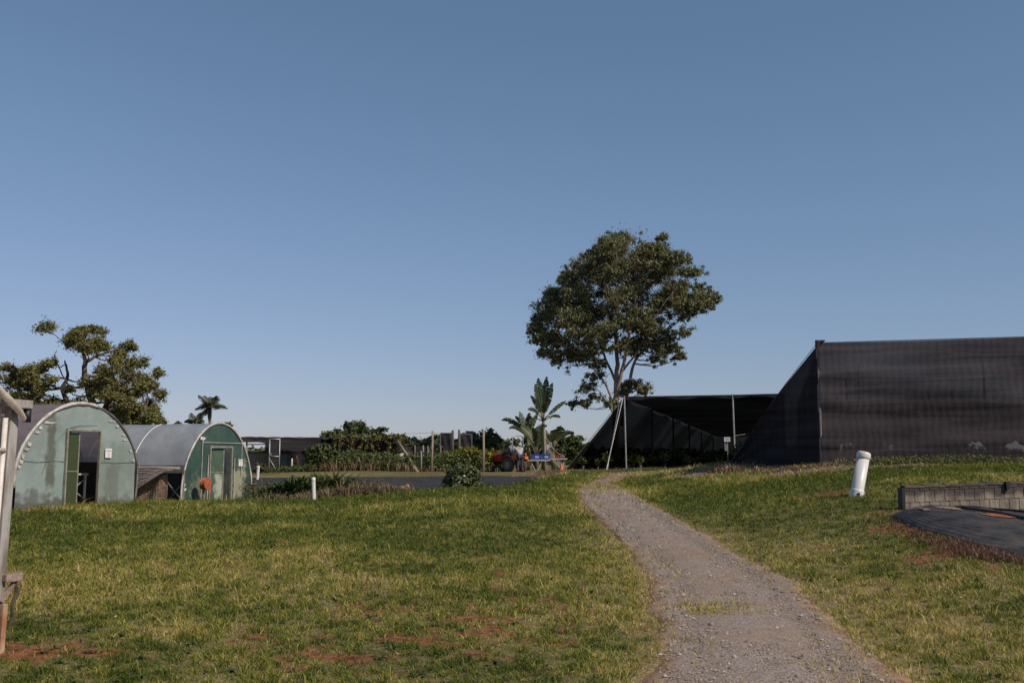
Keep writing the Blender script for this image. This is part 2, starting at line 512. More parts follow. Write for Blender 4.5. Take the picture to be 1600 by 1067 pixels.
ca.data.foreach_set('color', np.stack([soil, dry, mul, np.ones_like(dry)], -1).reshape(-1, 4).astype(np.float32).ravel())
struct(go)

# the gravel track: a sheet a few mm proud, frayed at its edges
rows = 260
LL, RR = resample(TLf, rows), resample(TRf, rows)
nacr = 28
vs = []
for i in range(rows):
    for j in range(nacr + 1):
        u = j / nacr
        p = LL[i] * (1 - u) + RR[i] * u
        vs.append((p.x, p.y))
vs = np.array(vs)
# fray: push the outer vertices by noise
uu = np.tile(np.linspace(0, 1, nacr + 1), rows)
cx = np.repeat([(LL[i].x + RR[i].x) / 2 for i in range(rows)], nacr + 1); cy = np.repeat([(LL[i].y + RR[i].y) / 2 for i in range(rows)], nacr + 1)
k = 1 + (fbm(vs[:, 0] * 1.6, vs[:, 1] * 1.6, 77) - 0.45) * 0.34 * np.abs(uu * 2 - 1) ** 2
tx = cx + (vs[:, 0] - cx) * k; ty = cy + (vs[:, 1] - cy) * k
crown = (1 - (uu * 2 - 1) ** 2)
wheel = np.exp(-((np.abs(uu * 2 - 1) - 0.55) / 0.16) ** 2)
tz = ground(tx, ty) + 0.022 + crown * 0.03 - wheel * 0.012 + (fbm(tx * 3, ty * 3, 8) - .5) * 0.03
ed = np.clip((np.abs(uu * 2 - 1) - 0.86) / 0.14, 0, 1)
tz -= ed ** 2 * 0.05
F = np.array([(i * (nacr + 1) + j, i * (nacr + 1) + j + 1, (i + 1) * (nacr + 1) + j + 1, (i + 1) * (nacr + 1) + j) for i in range(rows - 1) for j in range(nacr)])
pm, t, b, out = nodes('gravel')
N, L = t.nodes, t.links
tc = N.new('ShaderNodeTexCoord')
at = N.new('ShaderNodeAttribute'); at.attribute_name = 'cover'
sp = N.new('ShaderNodeSeparateColor'); L.new(at.outputs['Color'], sp.inputs[0])
vo = N.new('ShaderNodeTexVoronoi'); vo.inputs['Scale'].default_value = 75; L.new(tc.outputs['Object'], vo.inputs['Vector'])
bw = N.new('ShaderNodeSeparateColor'); L.new(vo.outputs['Color'], bw.inputs[0])
cr = N.new('ShaderNodeValToRGB')
for pos, col in ((0.0, (0.125, 0.094, 0.080)), (0.5, (0.205, 0.158, 0.135)), (0.85, (0.245, 0.192, 0.165)), (1.0, (0.36, 0.30, 0.265))):
    e = cr.color_ramp.elements[0] if pos == 0 else cr.color_ramp.elements[1] if pos == 1 else cr.color_ramp.elements.new(pos)
    e.position = pos; e.color = (*col, 1)
L.new(bw.outputs[0], cr.inputs['Fac'])
cs = rampn(nz(7), ((0.22, 0.14, 0.09), (0.28, 0.205, 0.15)))
big = nz(0.9, 4)
mr = N.new('ShaderNodeMapRange'); mr.inputs[1].default_value = .42; mr.inputs[2].default_value = .62; mr.inputs[3].default_value = .1; mr.inputs[4].default_value = .7
L.new(big.outputs['Fac'], mr.inputs[0])
cw = rampn(nz(22, 6), ((0.18, 0.137, 0.115), (0.265, 0.208, 0.175)))
wm = N.new('ShaderNodeMath'); wm.operation = 'MULTIPLY'; wm.inputs[1].default_value = .65; L.new(sp.outputs[1], wm.inputs[0])
c = mixc(mr.outputs[0], cr.outputs[0], cs.outputs[0])
c = mixc(wm.outputs[0], c, cw.outputs[0])
ce = rampn(nz(5, 8), ((0.19, 0.095, 0.05), (0.30, 0.19, 0.12)), .4, .6)
c = mixc(sp.outputs[0], c, ce.outputs[0])
L.new(c, b.inputs['Base Color']); b.inputs['Roughness'].default_value = 0.92; b.inputs['Specular IOR Level'].default_value = 0.15
bp = N.new('ShaderNodeBump'); bp.inputs['Strength'].default_value = 0.45; bp.inputs['Distance'].default_value = 0.008
L.new(vo.outputs['Distance'], bp.inputs['Height']); L.new(bp.outputs[0], b.inputs['Normal'])
po = np_mesh('gravel_path', np.stack([tx, ty, tz], -1), F, None, pm, smooth=True)
ca = po.data.color_attributes.new('cover', 'FLOAT_COLOR', 'POINT')
em = np.clip(np.clip((np.abs(uu * 2 - 1) - 0.72) / 0.2, 0, 1) * 1.0 + (fbm(tx * 1.7, ty * 1.7, 19) - 0.55) * 0.9 + sstep(24, 34, ty) * 0.5, 0, 1)
ca.data.foreach_set('color', np.stack([em, wheel, em, np.ones_like(em)], -1).astype(np.float32).ravel())
struct(po)

def track_z(x, y):
    s = np.clip(track_sd(x, y), 0, 1)
    return ground(x, y) + 0.022 + s * 0.028

# loose stones on the track
def pebbles(n, sampler, name, label, m, size=(0.004, 0.012)):
    x, y, z = sampler(n); n = len(x)
    s = rng.uniform(*size, n) * (1 + y / 40)
    dirs = np.array([(1, 0, 0), (0, 1, 0), (-1, 0, 0), (0, -1, 0), (0, 0, 1), (0, 0, -1)], float)
    V = dirs[None] * s[:, None, None] * rng.uniform(0.55, 1.25, (n, 6, 1)) * np.array([1, 1, 0.7])
    a = rng.uniform(0, 6.28, n); ca_, sa = np.cos(a)[:, None], np.sin(a)[:, None]
    Vx = V[:, :, 0] * ca_ - V[:, :, 1] * sa; Vy = V[:, :, 0] * sa + V[:, :, 1] * ca_
    V = np.stack([Vx + x[:, None], Vy + y[:, None], V[:, :, 2] + z[:, None] + s[:, None] * 0.3], -1).reshape(-1, 3)
    f = np.array([(0, 1, 4), (1, 2, 4), (2, 3, 4), (3, 0, 4)])
    F = (f[None] + (np.arange(n) * 6)[:, None, None]).reshape(-1, 3)
    o = np_mesh(name, V, F, np.repeat(rng.uniform(0, 1, n), 4), m)
    return stuff(o, label, 'gravel')
def stone_mat(name, a, b_, c_):
    m, t, b, out = nodes(name)
    at = t.nodes.new('ShaderNodeAttribute'); at.attribute_name = 'tint'
    cr = t.nodes.new('ShaderNodeValToRGB'); e = cr.color_ramp.elements
    e[0].color = (*a, 1); e[1].color = (*c_, 1); k = e.new(0.55); k.color = (*b_, 1)
    t.links.new(at.outputs['Fac'], cr.inputs['Fac']); t.links.new(cr.outputs['Color'], b.inputs['Base Color'])
    b.inputs['Roughness'].default_value = 0.85; b.inputs['Specular IOR Level'].default_value = 0.2
    return m
def samp_track(n):
    y = 6.5 + (rng.uniform(0, 1, n) ** 1.6) * 26
    cxs = np.interp(y, [p.y for p in TLf[:100]], [p.x for p in TLf[:100]]); cxe = np.interp(y, [p.y for p in TRf[:100]], [p.x for p in TRf[:100]])
    x = cxs + rng.uniform(-0.03, 1.03, n) * (cxe - cxs)
    s = track_sd(x, y)
    keep = (s > 0.06 + rng.uniform(0, .1, n)) & (in_blobs(x, y, ISLES[:1]) < 0.5)
    x, y = x[keep], y[keep]
    return x, y, track_z(x, y)
pebbles(30000, samp_track, 'loose_stones', 'loose grey gravel lying on the winding track', stone_mat('stones', (0.12, 0.092, 0.08), (0.235, 0.185, 0.158), (0.38, 0.32, 0.28)))

pebbles(900, samp_track, 'larger_stones', 'larger loose stones scattered over the gravel track', stone_mat('larger_stones', (0.12, 0.10, 0.09), (0.24, 0.20, 0.175), (0.40, 0.35, 0.31)), (0.012, 0.026))

# ---------------------------------------------------------------- grass
EXCL = []          # polygons kept free of grass (filled before the grass is grown)
def blades(x, y, z, h, w, tint, lean=0.5):
    """four-vertex bent blades as two triangles + quad folded into 2 quads"""
    n = len(x)
    a = rng.uniform(0, 6.283, n); b_ = rng.uniform(0, 6.283, n)
    dx, dy = np.cos(a) * w / 2, np.sin(a) * w / 2
    l = rng.uniform(0.15, 1.0, n) * lean * h
    lx, ly = np.cos(b_) * l, np.sin(b_) * l
    v0 = np.stack([x - dx, y - dy, z], -1); v1 = np.stack([x + dx, y + dy, z], -1)
    mx, my, mz = x + lx * 0.35, y + ly * 0.35, z + h * 0.6
    v2 = np.stack([mx + dx * .75, my + dy * .75, mz], -1); v3 = np.stack([mx - dx * .75, my - dy * .75, mz], -1)
    v4 = np.stack([x + lx, y + ly, z + h * rng.uniform(0.75, 1.0, n)], -1)
    V = np.stack([v0, v1, v2, v3, v4], 1).reshape(-1, 3)
    o = (np.arange(n) * 5)[:, None]
    F = np.concatenate([o + np.array([[0, 1, 2]]), o + np.array([[0, 2, 3]]), o + np.array([[3, 2, 4]])], 1).reshape(-1, 3)
    return V, F, np.repeat(tint, 3)
def grass_mat():
    m, t, b, out = nodes('grass_blades')
    N, L = t.nodes, t.links
    at = N.new('ShaderNodeAttribute'); at.attribute_name = 'tint'
    cr = N.new('ShaderNodeValToRGB'); e = cr.color_ramp.elements
    e[0].color = (0.055, 0.085, 0.012, 1); e[1].color = (0.62, 0.48, 0.25, 1)
    for p_, c_ in ((0.22, (0.135, 0.165, 0.024)), (0.42, (0.255, 0.250, 0.042)), (0.62, (0.41, 0.335, 0.092)), (0.82, (0.55, 0.42, 0.18))):
        k = e.new(p_); k.color = (*c_, 1)
    L.new(at.outputs['Fac'], cr.inputs['Fac']); L.new(cr.outputs['Color'], b.inputs['Base Color'])
    b.inputs['Roughness'].default_value = 0.6; b.inputs['Specular IOR Level'].default_value = 0.25
    tr = N.new('ShaderNodeBsdfTranslucent'); L.new(cr.outputs['Color'], tr.inputs['Color'])
    mx = N.new('ShaderNodeMixShader'); mx.inputs[0].default_value = 0.38
    L.new(b.outputs['BSDF'], mx.inputs[1]); L.new(tr.outputs[0], mx.inputs[2]); L.new(mx.outputs[0], out.inputs['Surface'])
    return m
GRASS = grass_mat()
def grow_grass(N_=1050000):
    u = rng.uniform(0, 1, N_)
    y = (math.sqrt(6.0) + u * (math.sqrt(50.0) - math.sqrt(6.0))) ** 2
    half = 0.56 * y + 1.6 + np.where(rng.uniform(0, 1, N_) < .22, 3.5, 0)
    x = rng.uniform(-1, 1, N_) * half
    # clustering: pull blades into tufts
    soil, dry, tall, mul, s = cover(x, y)
    isle = in_blobs(x, y, ISLES)
    keep = ((s < -0.02 + (fbm(x * 2.4, y * 2.4, 71) - .55) * .5 + rng.normal(0, 0.07, N_)) | (isle > 0.35 + rng.normal(0, .3, N_)))
    keep &= rng.uniform(0, 1, N_) > soil * 0.84
    keep &= rng.uniform(0, 1, N_) > mul * 0.88
    cl = fbm(x * 9, y * 9, 51, 2)
    keep &= rng.uniform(0, 1, N_) < sstep(0.15, 0.55, cl) * 0.9 + 0.1
    for poly in EXCL:
        keep &= ~pip(poly, x, y)
    x, y, dry, tall, cl, mul, s = x[keep], y[keep], dry[keep], tall[keep], cl[keep], mul[keep], s[keep]
    n = len(x)
    z = ground(x, y) + (fbm(x * 1.4, y * 1.4, 5) - 0.5) * 0.045 - 0.005 + np.where(s > 0, 0.03, 0)
    h = (0.018 + 0.028 * tall * rng.uniform(0.5, 1.5, n)) * (0.6 + 0.9 * sstep(0.42, 0.72, cl)) * (1 + y / 50)
    tl = rng.uniform(0, 1, n) < 0.012
    h = np.where(tl, h * 2.2, h)
    h = np.where(s > 0, h * 0.8, h)
    h = h * np.where((x > 3) & (y > 15) & (y < 27), .75, 1)
    w = 0.0046 * (0.8 + y / 9) * rng.uniform(0.7, 1.3, n)
    fine_ = fbm(x * 5, y * 5, 91, 3)
    tint = np.clip(0.14 + dry * 0.58 + (fine_ - .5) * 0.7 + rng.normal(0, 0.17, n) - .16 * sstep(.55, .8, cl), 0, 1)
    tint = np.where(mul > 0.4, np.clip(tint + 0.2, 0, 1), tint)
    V, F, T = blades(x, y, z, h, w, tint, 1.5)
    o = np_mesh('grass', V, F, T, GRASS)
    stuff(o, 'short mown grass with dry straw patches on both sides of the gravel track', 'grass')

def lawn_extras():
    # small flat weeds and fallen leaves scattered through the lawn
    n = 1500
    y = 7 + rng.uniform(0, 1, n) ** 1.3 * 24; x = rng.uniform(-1, 1, n) * (0.55 * y + 1)
    s = track_sd(x, y); k = (s < -0.15)
    for poly in EXCL: k &= ~pip(poly, x, y)
    k &= fbm(x * .8, y * .8, 123) > .47
    x, y = x[k], y[k]; z = ground(x, y)
    sets = [strap_set((a, b_, c_ + .005), 9, random.uniform(.05, .10), random.uniform(.018, .03), (.1, .9), random.uniform(.1, .6)) for a, b_, c_ in zip(x, y, z)]
    stuff(leaf_object('lawn_weeds', sets, L_mid, None), 'small flat leaved weeds dotted through the mown grass', 'weeds')
    n = 2600
    y = 7 + rng.uniform(0, 1, n) * 26; x = rng.uniform(-1, 1, n) * (0.55 * y + 1)
    s = track_sd(x, y); k = (s < .4) 
    for poly in EXCL: k &= ~pip(poly, x, y)
    x, y = x[k], y[k]; z = np.where(track_sd(x, y) > -.1, track_z(x, y), ground(x, y)) + .02
    sets = [leafset((a, b_, c_), .03, 1, .045, .02, 1.5, 0, 0, 0, 1, .3) for a, b_, c_ in zip(x, y, z)]
    stuff(leaf_object('fallen_leaves', sets, L_dry, None), 'dry fallen leaves and straw bits lying on the lawn and track edges', 'leaves')
# ================================================================ POND LINER, TIMBER, SHARED MATERIALS
def sheet(poly, zf, rings=10, per=6):
    """star-shaped sheet draped over the ground"""
    pts = fine([Vector(p) for p in poly] + [Vector(poly[0])], per)[:-1]
    cx = sum(p.x for p in pts) / len(pts); cy = sum(p.y for p in pts) / len(pts)
    n = len(pts)
    xs = []; ys = []; rr = []
    for r in range(rings + 1):
        k = r / rings
        for p in pts:
            xs.append(cx + (p.x - cx) * max(k, 0.001)); ys.append(cy + (p.y - cy) * max(k, 0.001)); rr.append(k)
    xs = np.array(xs); ys = np.array(ys); zs = zf(xs, ys, np.array(rr))
    F = np.array([(r * n + i, r * n + (i + 1) % n, (r + 1) * n + (i + 1) % n, (r + 1) * n + i) for r in range(rings) for i in range(n)])
    return np.stack([xs, ys, zs], -1), F
M_liner = mat('pond_liner', (0.026, 0.026, 0.029), 0.8, (0.042, 0.038, 0.037), scale=1.2, bump=0.5, bscale=5, spec=0.2, stretch=(1, 1, 1))
V, F = sheet(POND, lambda x, y, r: ground(x, y) + 0.05 + (fbm(x * .9, y * .9, 31) - .5) * .08 - (r > .97) * .09, 26)
o = np_mesh('pond_liner', V, F, None, M_liner, smooth=True)
tag(o, 'dark plastic liner covering the far bank of the pond behind the grass crest', 'pond liner')
EXCL.append(POND2)

M_wood = mat('weathered_wood', (0.26, 0.20, 0.15), 0.85, (0.13, 0.10, 0.08), scale=5, stretch=(4, 4, 0.6), bump=0.4)
M_post = mat('pale_post', (0.30, 0.25, 0.20), 0.85, (0.17, 0.14, 0.11), scale=4, stretch=(4, 4, 0.6), bump=0.3)
M_galv = mat('galvanised_steel', (0.42, 0.41, 0.40), 0.5, (0.28, 0.27, 0.26), scale=8, metal=0.5)
M_dgalv = mat('dull_steel', (0.20, 0.19, 0.18), 0.6, (0.12, 0.11, 0.10), scale=8, metal=0.4)
M_white = mat('white_pvc', (0.62, 0.60, 0.58), 0.38, (0.50, 0.47, 0.44), scale=3, spec=0.5, stretch=(1, 1, 0.4), lo=.25, hi=.6)
M_dirtywhite = mat('old_white_paint', (0.50, 0.47, 0.44), 0.6, (0.27, 0.22, 0.18), scale=7, stretch=(1, 1, .5), lo=.3, hi=.62, bump=.2)
M_black = mat('black_plastic', (0.018, 0.018, 0.020), 0.5)
M_rust = mat('rusty_steel', (0.16, 0.07, 0.04), 0.85, (0.07, 0.035, 0.025), scale=9)
M_sign = mat('sign_white', (0.66, 0.65, 0.63), 0.5, (0.58, 0.57, 0.55), scale=5)
M_ink = mat('sign_ink', (0.10, 0.10, 0.10), 0.6)

def text_mesh(txt, size, name, m, parent, loc, rot, extrude=0.001):
    c = bpy.data.curves.new(name, 'FONT'); c.body = txt; c.size = size; c.align_x = 'CENTER'; c.align_y = 'CENTER'; c.extrude = extrude
    tmp = bpy.data.objects.new(name, c); COL.objects.link(tmp)
    dg = bpy.context.evaluated_depsgraph_get()
    me = bpy.data.meshes.new_from_object(tmp.evaluated_get(dg))
    bpy.data.objects.remove(tmp)
    me.materials.clear(); me.materials.append(m); me.name = name
    o = bpy.data.objects.new(name, me); COL.objects.link(o); o.parent = parent; o.location = loc; o.rotation_euler = rot
    return o

# ================================================================ POLYTUNNELS
AX = R(69.5)              # local +x runs along the end wall, local +y along the tunnel
def hoop(W, H, leg=0.9, n=36, bulge=0.06, ex=1.2):
    """profile of a hoop from left foot to right foot: (x, z)"""
    pts = []
    a = W / 2
    for k in range(5):
        t = k / 5
        pts.append((-a - bulge * math.sin(t * math.pi * 0.5) , leg * t))
    for k in range(n + 1):
        th = math.pi * (1 - k / n)
        c_ = math.cos(th); s_ = math.sin(th)
        pts.append(((a + bulge) * c_, leg + (H - leg) * abs(s_) ** ex))
    for k in range(4, -1, -1):
        t = k / 5
        pts.append((a + bulge * math.sin(t * math.pi * 0.5), leg * t))
    return pts
def film_mat(name, col, col2, trans=0.45, transp=0.1, rough=0.45, scale=2.0, spec=0.5, stretch=(1, 1, 1), bump=0.15, lo=.38, hi=.64):
    return mat(name, col, rough, col2, scale=scale, trans=trans, transp=transp, spec=spec, stretch=stretch, bump=bump, bscale=14, lo=lo, hi=hi)
def stained(m, col, boxes_, soft=8.0):
    """stains with a shape of their own: soft rectangles in local x/z, broken up by noise"""
    t = m.node_tree; N, L = t.nodes, t.links
    cr = N[m['ramp']]
    tc = N.new('ShaderNodeTexCoord'); sx = N.new('ShaderNodeSeparateXYZ'); L.new(tc.outputs['Object'], sx.inputs[0])
    n = N.new('ShaderNodeTexNoise'); n.inputs['Scale'].default_value = 3.5; n.inputs['Detail'].default_value = 8
    L.new(tc.outputs['Object'], n.inputs['Vector'])
    def math_(op, a, b_=None):
        q = N.new('ShaderNodeMath'); q.operation = op; q.use_clamp = False
        for i, v in ((0, a), (1, b_)):
            if v is None: continue
            if isinstance(v, (int, float)): q.inputs[i].default_value = v
            else: L.new(v, q.inputs[i])
        return q.outputs[0]
    tot = None
    for (cx, cz, hx, hz, amt, shear) in boxes_:
        xx = math_('SUBTRACT', math_('SUBTRACT', sx.outputs[0], cx), math_('MULTIPLY', math_('SUBTRACT', sx.outputs[2], cz), shear))
        dx = math_('DIVIDE', math_('ABSOLUTE', xx), hx)
        dz = math_('DIVIDE', math_('ABSOLUTE', math_('SUBTRACT', sx.outputs[2], cz)), hz)
        d = math_('MAXIMUM', dx, dz)
        k = math_('ADD', math_('SUBTRACT', 1.25, d), math_('MULTIPLY', math_('SUBTRACT', n.outputs['Fac'], 0.5), 2.6))
        q = N.new('ShaderNodeMapRange'); q.inputs[1].default_value = 0.1; q.inputs[2].default_value = 0.7; q.inputs[3].default_value = 0; q.inputs[4].default_value = amt
        L.new(k, q.inputs[0])
        tot = q.outputs[0] if tot is None else math_('MAXIMUM', tot, q.outputs[0])
    mx = N.new('ShaderNodeMix'); mx.data_type = 'RGBA'
    outs = [l.to_socket for l in cr.outputs['Color'].links]
    L.new(tot, mx.inputs[0]); L.new(cr.outputs['Color'], mx.inputs[6]); mx.inputs[7].default_value = (*col, 1)
    for s in outs: L.new(mx.outputs[2], s)
    return mx
def end_wall(W, H, door, name, m, parent, inset=0.02, wob=0.012, seed=0, hk={}):
    """end wall with a real door opening: columns of quads from the ground to the hoop"""
    prof = hoop(W, H, **hk)
    px_ = np.array([p[0] for p in prof]); pz_ = np.array([p[1] for p in prof])
    half = int(len(prof) / 2)
    def ztop(x):
        # the upper envelope
        zl = [pz_[i] + (pz_[i + 1] - pz_[i]) * (x - px_[i]) / (px_[i + 1] - px_[i]) for i in range(len(prof) - 1)
              if (px_[i] - x) * (px_[i + 1] - x) <= 0 and abs(px_[i + 1] - px_[i]) > 1e-9]
        return max(zl) if zl else 0.9
    d0, d1, dh = door
    xs = sorted(set(list(np.linspace(-W / 2 + 0.02, W / 2 - 0.02, 44)) + [d0, d1]))
    b = MB(); rows_ = 26
    def wv(x, z): return (float(fbm(x * 1.3 + seed, z * 1.7, 3)[()]) - 0.5) * wob * 4
    for x0, x1 in zip(xs, xs[1:]):
        inside = x0 >= d0 - 1e-6 and x1 <= d1 + 1e-6
        z0a = z0b = dh if inside else -0.02
        ta, tb = ztop(x0) - 0.01, ztop(x1) - 0.01
        nr = 8 if inside else rows_
        vs = []; fs = []
        for r in range(nr + 1):
            k = r / nr
            za = z0a + (ta - z0a) * k; zb = z0b + (tb - z0b) * k
            vs += [(x0, inset + wv(x0, za), za), (x1, inset + wv(x1, zb), zb)]
        for r in range(nr): fs.append((2 * r, 2 * r + 1, 2 * r + 3, 2 * r + 2))
        b.add(vs, fs)
    o = b.build(name, m, parent, smooth=True)
    bm = bmesh.new(); bm.from_mesh(o.data); bmesh.ops.remove_doubles(bm, verts=bm.verts, dist=0.0005); bm.to_mesh(o.data); bm.free()
    return o
def side_sheet(prof, y0, y1, zmin, ny=40, sag=0.02, sgn=None, seed=0):
    """cover over the hoops between heights zmin.. with a slight sag between hoops"""
    pts = [p for p in prof if p[1] >= zmin - 1e-6]
    def fn(u, v):
        k = u * (len(pts) - 1); i = min(int(k), len(pts) - 2); f = k - i
        x = pts[i][0] * (1 - f) + pts[i + 1][0] * f; z = pts[i][1] * (1 - f) + pts[i + 1][1] * f
        y = y0 + (y1 - y0) * v
        s = abs(math.sin(y / 2.0 * math.pi)) * sag
        w = (float(vnoise(x * 1.5 + seed, y * 1.2, 4)) - 0.5) * 0.02
        L_ = math.hypot(x, z - 0.9) + 1e-6
        return (x * (1.008 - (s + w) / L_), y, z * 1.0 + 0.015 - (s + w) * max(z - 0.9, 0) / L_)
    b = MB().grid(fn, len(pts) * 2, ny)
    return b

def polytunnel(name, label, loc, W, H, length, m_wall, m_cover, door, zcover=(0, 0), ribs=2.0, m_rib=None, group='polytunnels', hk={}):
    t = thing(name, label, 'polytunnel', loc, AX, group)
    prof = hoop(W, H, **hk)
    dx0, dx1, dh = door
    end_wall(W, H, door, 'end_wall', m_wall, t, seed=loc[0], hk=hk)
    # cover: left half may stop higher than the right half
    n = len(prof)
    lh = [p for p in prof[:n // 2 + 1] if p[1] >= zcover[0]]; rh = [p for p in prof[n // 2 + 1:] if p[1] >= zcover[1]]
    full = lh + rh
    def fn(u, v):
        k = u * (len(full) - 1); i = min(int(k), len(full) - 2); f = k - i
        x = full[i][0] * (1 - f) + full[i + 1][0] * f; z = full[i][1] * (1 - f) + full[i + 1][1] * f
        y = 0.03 + (length - 0.03) * v
        s = abs(math.sin(y / ribs * math.pi)) * 0.022 + (float(vnoise(x * 1.5, y * 1.2, 4)) - 0.5) * 0.02
        L_ = math.hypot(x, z - 0.9) + 1e-6
        return (x + x / L_ * (0.03 - s), y, z + (z - 0.9) / L_ * (0.03 - s) * (z > 0.9))
    MB().grid(fn, len(full) * 2, 48).build('cover', m_cover, t, smooth=True)
    b = MB()
    end_wall(W, H, (0, 0, 0), 'back_wall', m_wall, t, seed=5, hk=hk).location = (0, length - 0.05, 0)
    b = MB()
    y = 0.0
    k = 0
    while y <= length:
        if k > 0:
            q = MB().tube([(p[0], y, p[1]) for p in prof], 0.02, 6); q.build('hoop', M_galv, t, smooth=True)
        y += ribs; k += 1
    return t, prof

M_face_green = film_mat('pale_green_shade_film', (0.34, 0.405, 0.385), (0.26, 0.335, 0.305), trans=0.28, transp=0.04, rough=0.6, scale=1.3, bump=0.35)
stained(M_face_green, (0.12, 0.125, 0.085), [(-1.05, 1.45, 0.16, 1.15, 0.85, -0.02), (1.25, 0.65, 0.28, 0.5, 0.45, 0)])
stained(M_face_green, (0.20, 0.225, 0.185), [(1.1, .8, 1.3, 1.0, .5, 0), (-1.4, 1.9, .9, .5, .35, 0)])
_mx = stained(M_face_green, (0.07, 0.065, 0.045), [(0, 0.02, 9, 0.22, 0.75, 0), (-1.6, 0.1, .6, .35, .6, 0)])
M_mauve = film_mat('mauve_shade_cloth', (0.30, 0.245, 0.26), (0.23, 0.185, 0.20), trans=0.42, transp=0.08, rough=0.8, scale=3, stretch=(1, 0.2, 1))
g1a = P(22, 797, 25.4); DX = Vector((math.cos(AX), math.sin(AX), 0)); DY = Vector((-math.sin(AX), math.cos(AX), 0))
W1 = 4.3
g1c = g1a + DX * (W1 / 2); g1c.z = gz(g1c.x, g1c.y) - 0.0
D1 = (1.62 - W1 / 2, 2.78 - W1 / 2, 2.04)
T1, prof1 = polytunnel('polytunnel', 'pale green polytunnel with a mauve shade cloth roof and its door half open', g1c, W1, 2.78, 13, M_face_green, M_mauve, D1)
def arch_trim(prof, name, m, t, r=0.035, y=-0.01, frm=0.0, to=1.0, seed=1):
    n = len(prof); pts = prof[int(n * frm):int(n * to) + 1]
    rr = [r * (0.8 + 0.5 * random.random()) for _ in pts]
    return MB().tube([(p[0] * 1.004, y, p[1] + 0.02) for p in pts], rr, 8).build(name, m, t, smooth=True)
arch_trim(prof1, 'arch_trim', M_dirtywhite, T1, 0.045, frm=0.08, to=0.56)
arch_trim(prof1, 'arch_trim', M_dgalv, T1, 0.03, frm=0.56, to=0.99)
def tatter(t, prof, spots, m):
    """torn white tape hanging inside the edge of the end wall"""
    for fr, ln, ht in spots:
        b = MB()
        i = int(fr * (len(prof) - 1)); x, z = prof[i]
        s = -1 if x > 0 else 1
        x += s * 0.06
        b.add([(x, -0.012, z), (x + s * ln, -0.016, z - ht * .3), (x + s * ln * .6, -0.014, z - ht), (x - s * .01, -0.012, z - ht * .8)], [(0, 1, 2, 3)])
        b.build('torn_tape', m, t)
tatter(T1, prof1, [(0.16, .1, .1), (0.19, .12, .12), (0.215, .1, .14), (0.235, .16, .08), (0.26, .14, .12), (0.285, .18, .07), (0.31, .1, .1), (0.345, .42, .07),
                   (0.66, .3, .05), (0.69, .12, .08), (0.73, .14, .06), (0.76, .22, .06), (0.79, .1, .1), (0.83, .12, .05)], M_dirtywhite)
def door_frame(t, door, m, w=0.05):
    x0, x1, h = door
    b = MB()
    b.box((x0 - w / 2, -0.02, h / 2), (w, 0.07, h)); b.box((x1 + w / 2, -0.02, h / 2), (w, 0.07, h)); b.box(((x0 + x1) / 2, -0.02, h + w / 2), (x1 - x0 + 2 * w, 0.07, w))
    return b.build('door_frame', m, t)
M_framegrey = mat('door_frame_timber', (0.24, 0.24, 0.19), 0.7, (0.16, 0.15, 0.12), scale=6)
door_frame(T1, D1, M_framegrey)
M_seam_fold = mat('film_seam_and_fold', (0.17, 0.215, 0.20), .7)
for x0_, x1_, z_ in ((-2.1, D1[0] - .06, 1.22), (D1[1] + .06, 2.1, 1.19)):
    MB().tube([(x0_ + (x1_ - x0_) * k / 8, -0.004 + .006 * math.sin(k * 2), z_ + .012 * math.sin(k * 1.3)) for k in range(9)], 0.007, 5).build('seam_and_fold', M_seam_fold, T1)
MB().tube([(D1[0] - .05, -.01, 2.08), (D1[0] + .35, -.012, 2.19), (D1[0] + 1.1, -.01, 2.22)], [.012, .009, .003], 5).build('seam_and_fold', M_seam_fold, T1)  # fold above the door, its crease put in as a greyer tube
MB().tube([(D1[0] - .06, -.01, 2.05), (D1[0] - .5, -.014, 1.6), (D1[0] - .8, -.01, .9)], [.012, .010, .004], 5).build('seam_and_fold', M_seam_fold, T1)  # diagonal fold from the door corner, crease put in as a greyer tube
M_sill = mat('rust_orange_sill', (0.34, 0.16, 0.09), 0.8, (0.24, 0.10, 0.055), scale=7)
MB().box(((D1[0] + D1[1]) / 2, -0.05, 0.03), (D1[1] - D1[0] + 0.1, 0.12, 0.07)).build('door_sill', M_sill, T1)
M_doorgreen = film_mat('dark_green_door_film', (0.045, 0.075, 0.035), (0.06, 0.075, 0.03), trans=0.15, transp=0.03, rough=0.35, scale=2)
dl = MB().box((D1[0] + 0.24, 0.07, 1.0), (0.46, 0.02, 1.96)).build('door_leaf', M_doorgreen, T1)
b = MB(); b.box((D1[0] + 0.485, 0.06, 1.0), (0.035, 0.04, 1.98)); b.box((D1[0] + 0.24, 0.055, 0.95), (0.46, 0.03, 0.03)); b.build('door_rail', M_framegrey, dl)
MB().lathe([(0.0, 0), (0.02, 0), (0.02, 0.03), (0, 0.03)], (D1[0] + 0.06, 0.03, 1.0), 8, 'Y').build('handle', M_white, dl)
for y_ in (2.6, 5.2):
    pass
def house_sign(t, x, z, word, num):
    s = MB().bbox((x, -0.03, z), (0.25, 0.014, 0.26), 0.004).build('sign', M_sign, t)
    text_mesh(word, 0.062, 'lettering', M_ink, s, (x, -0.0385, z + 0.065), (R(90), 0, 0))
    text_mesh(num, 0.12, 'lettering', M_ink, s, (x, -0.0385, z - 0.045), (R(90), 0, 0))
house_sign(T1, 3.12 - W1 / 2 + 0.02, 1.45, 'HOUSE', '2')
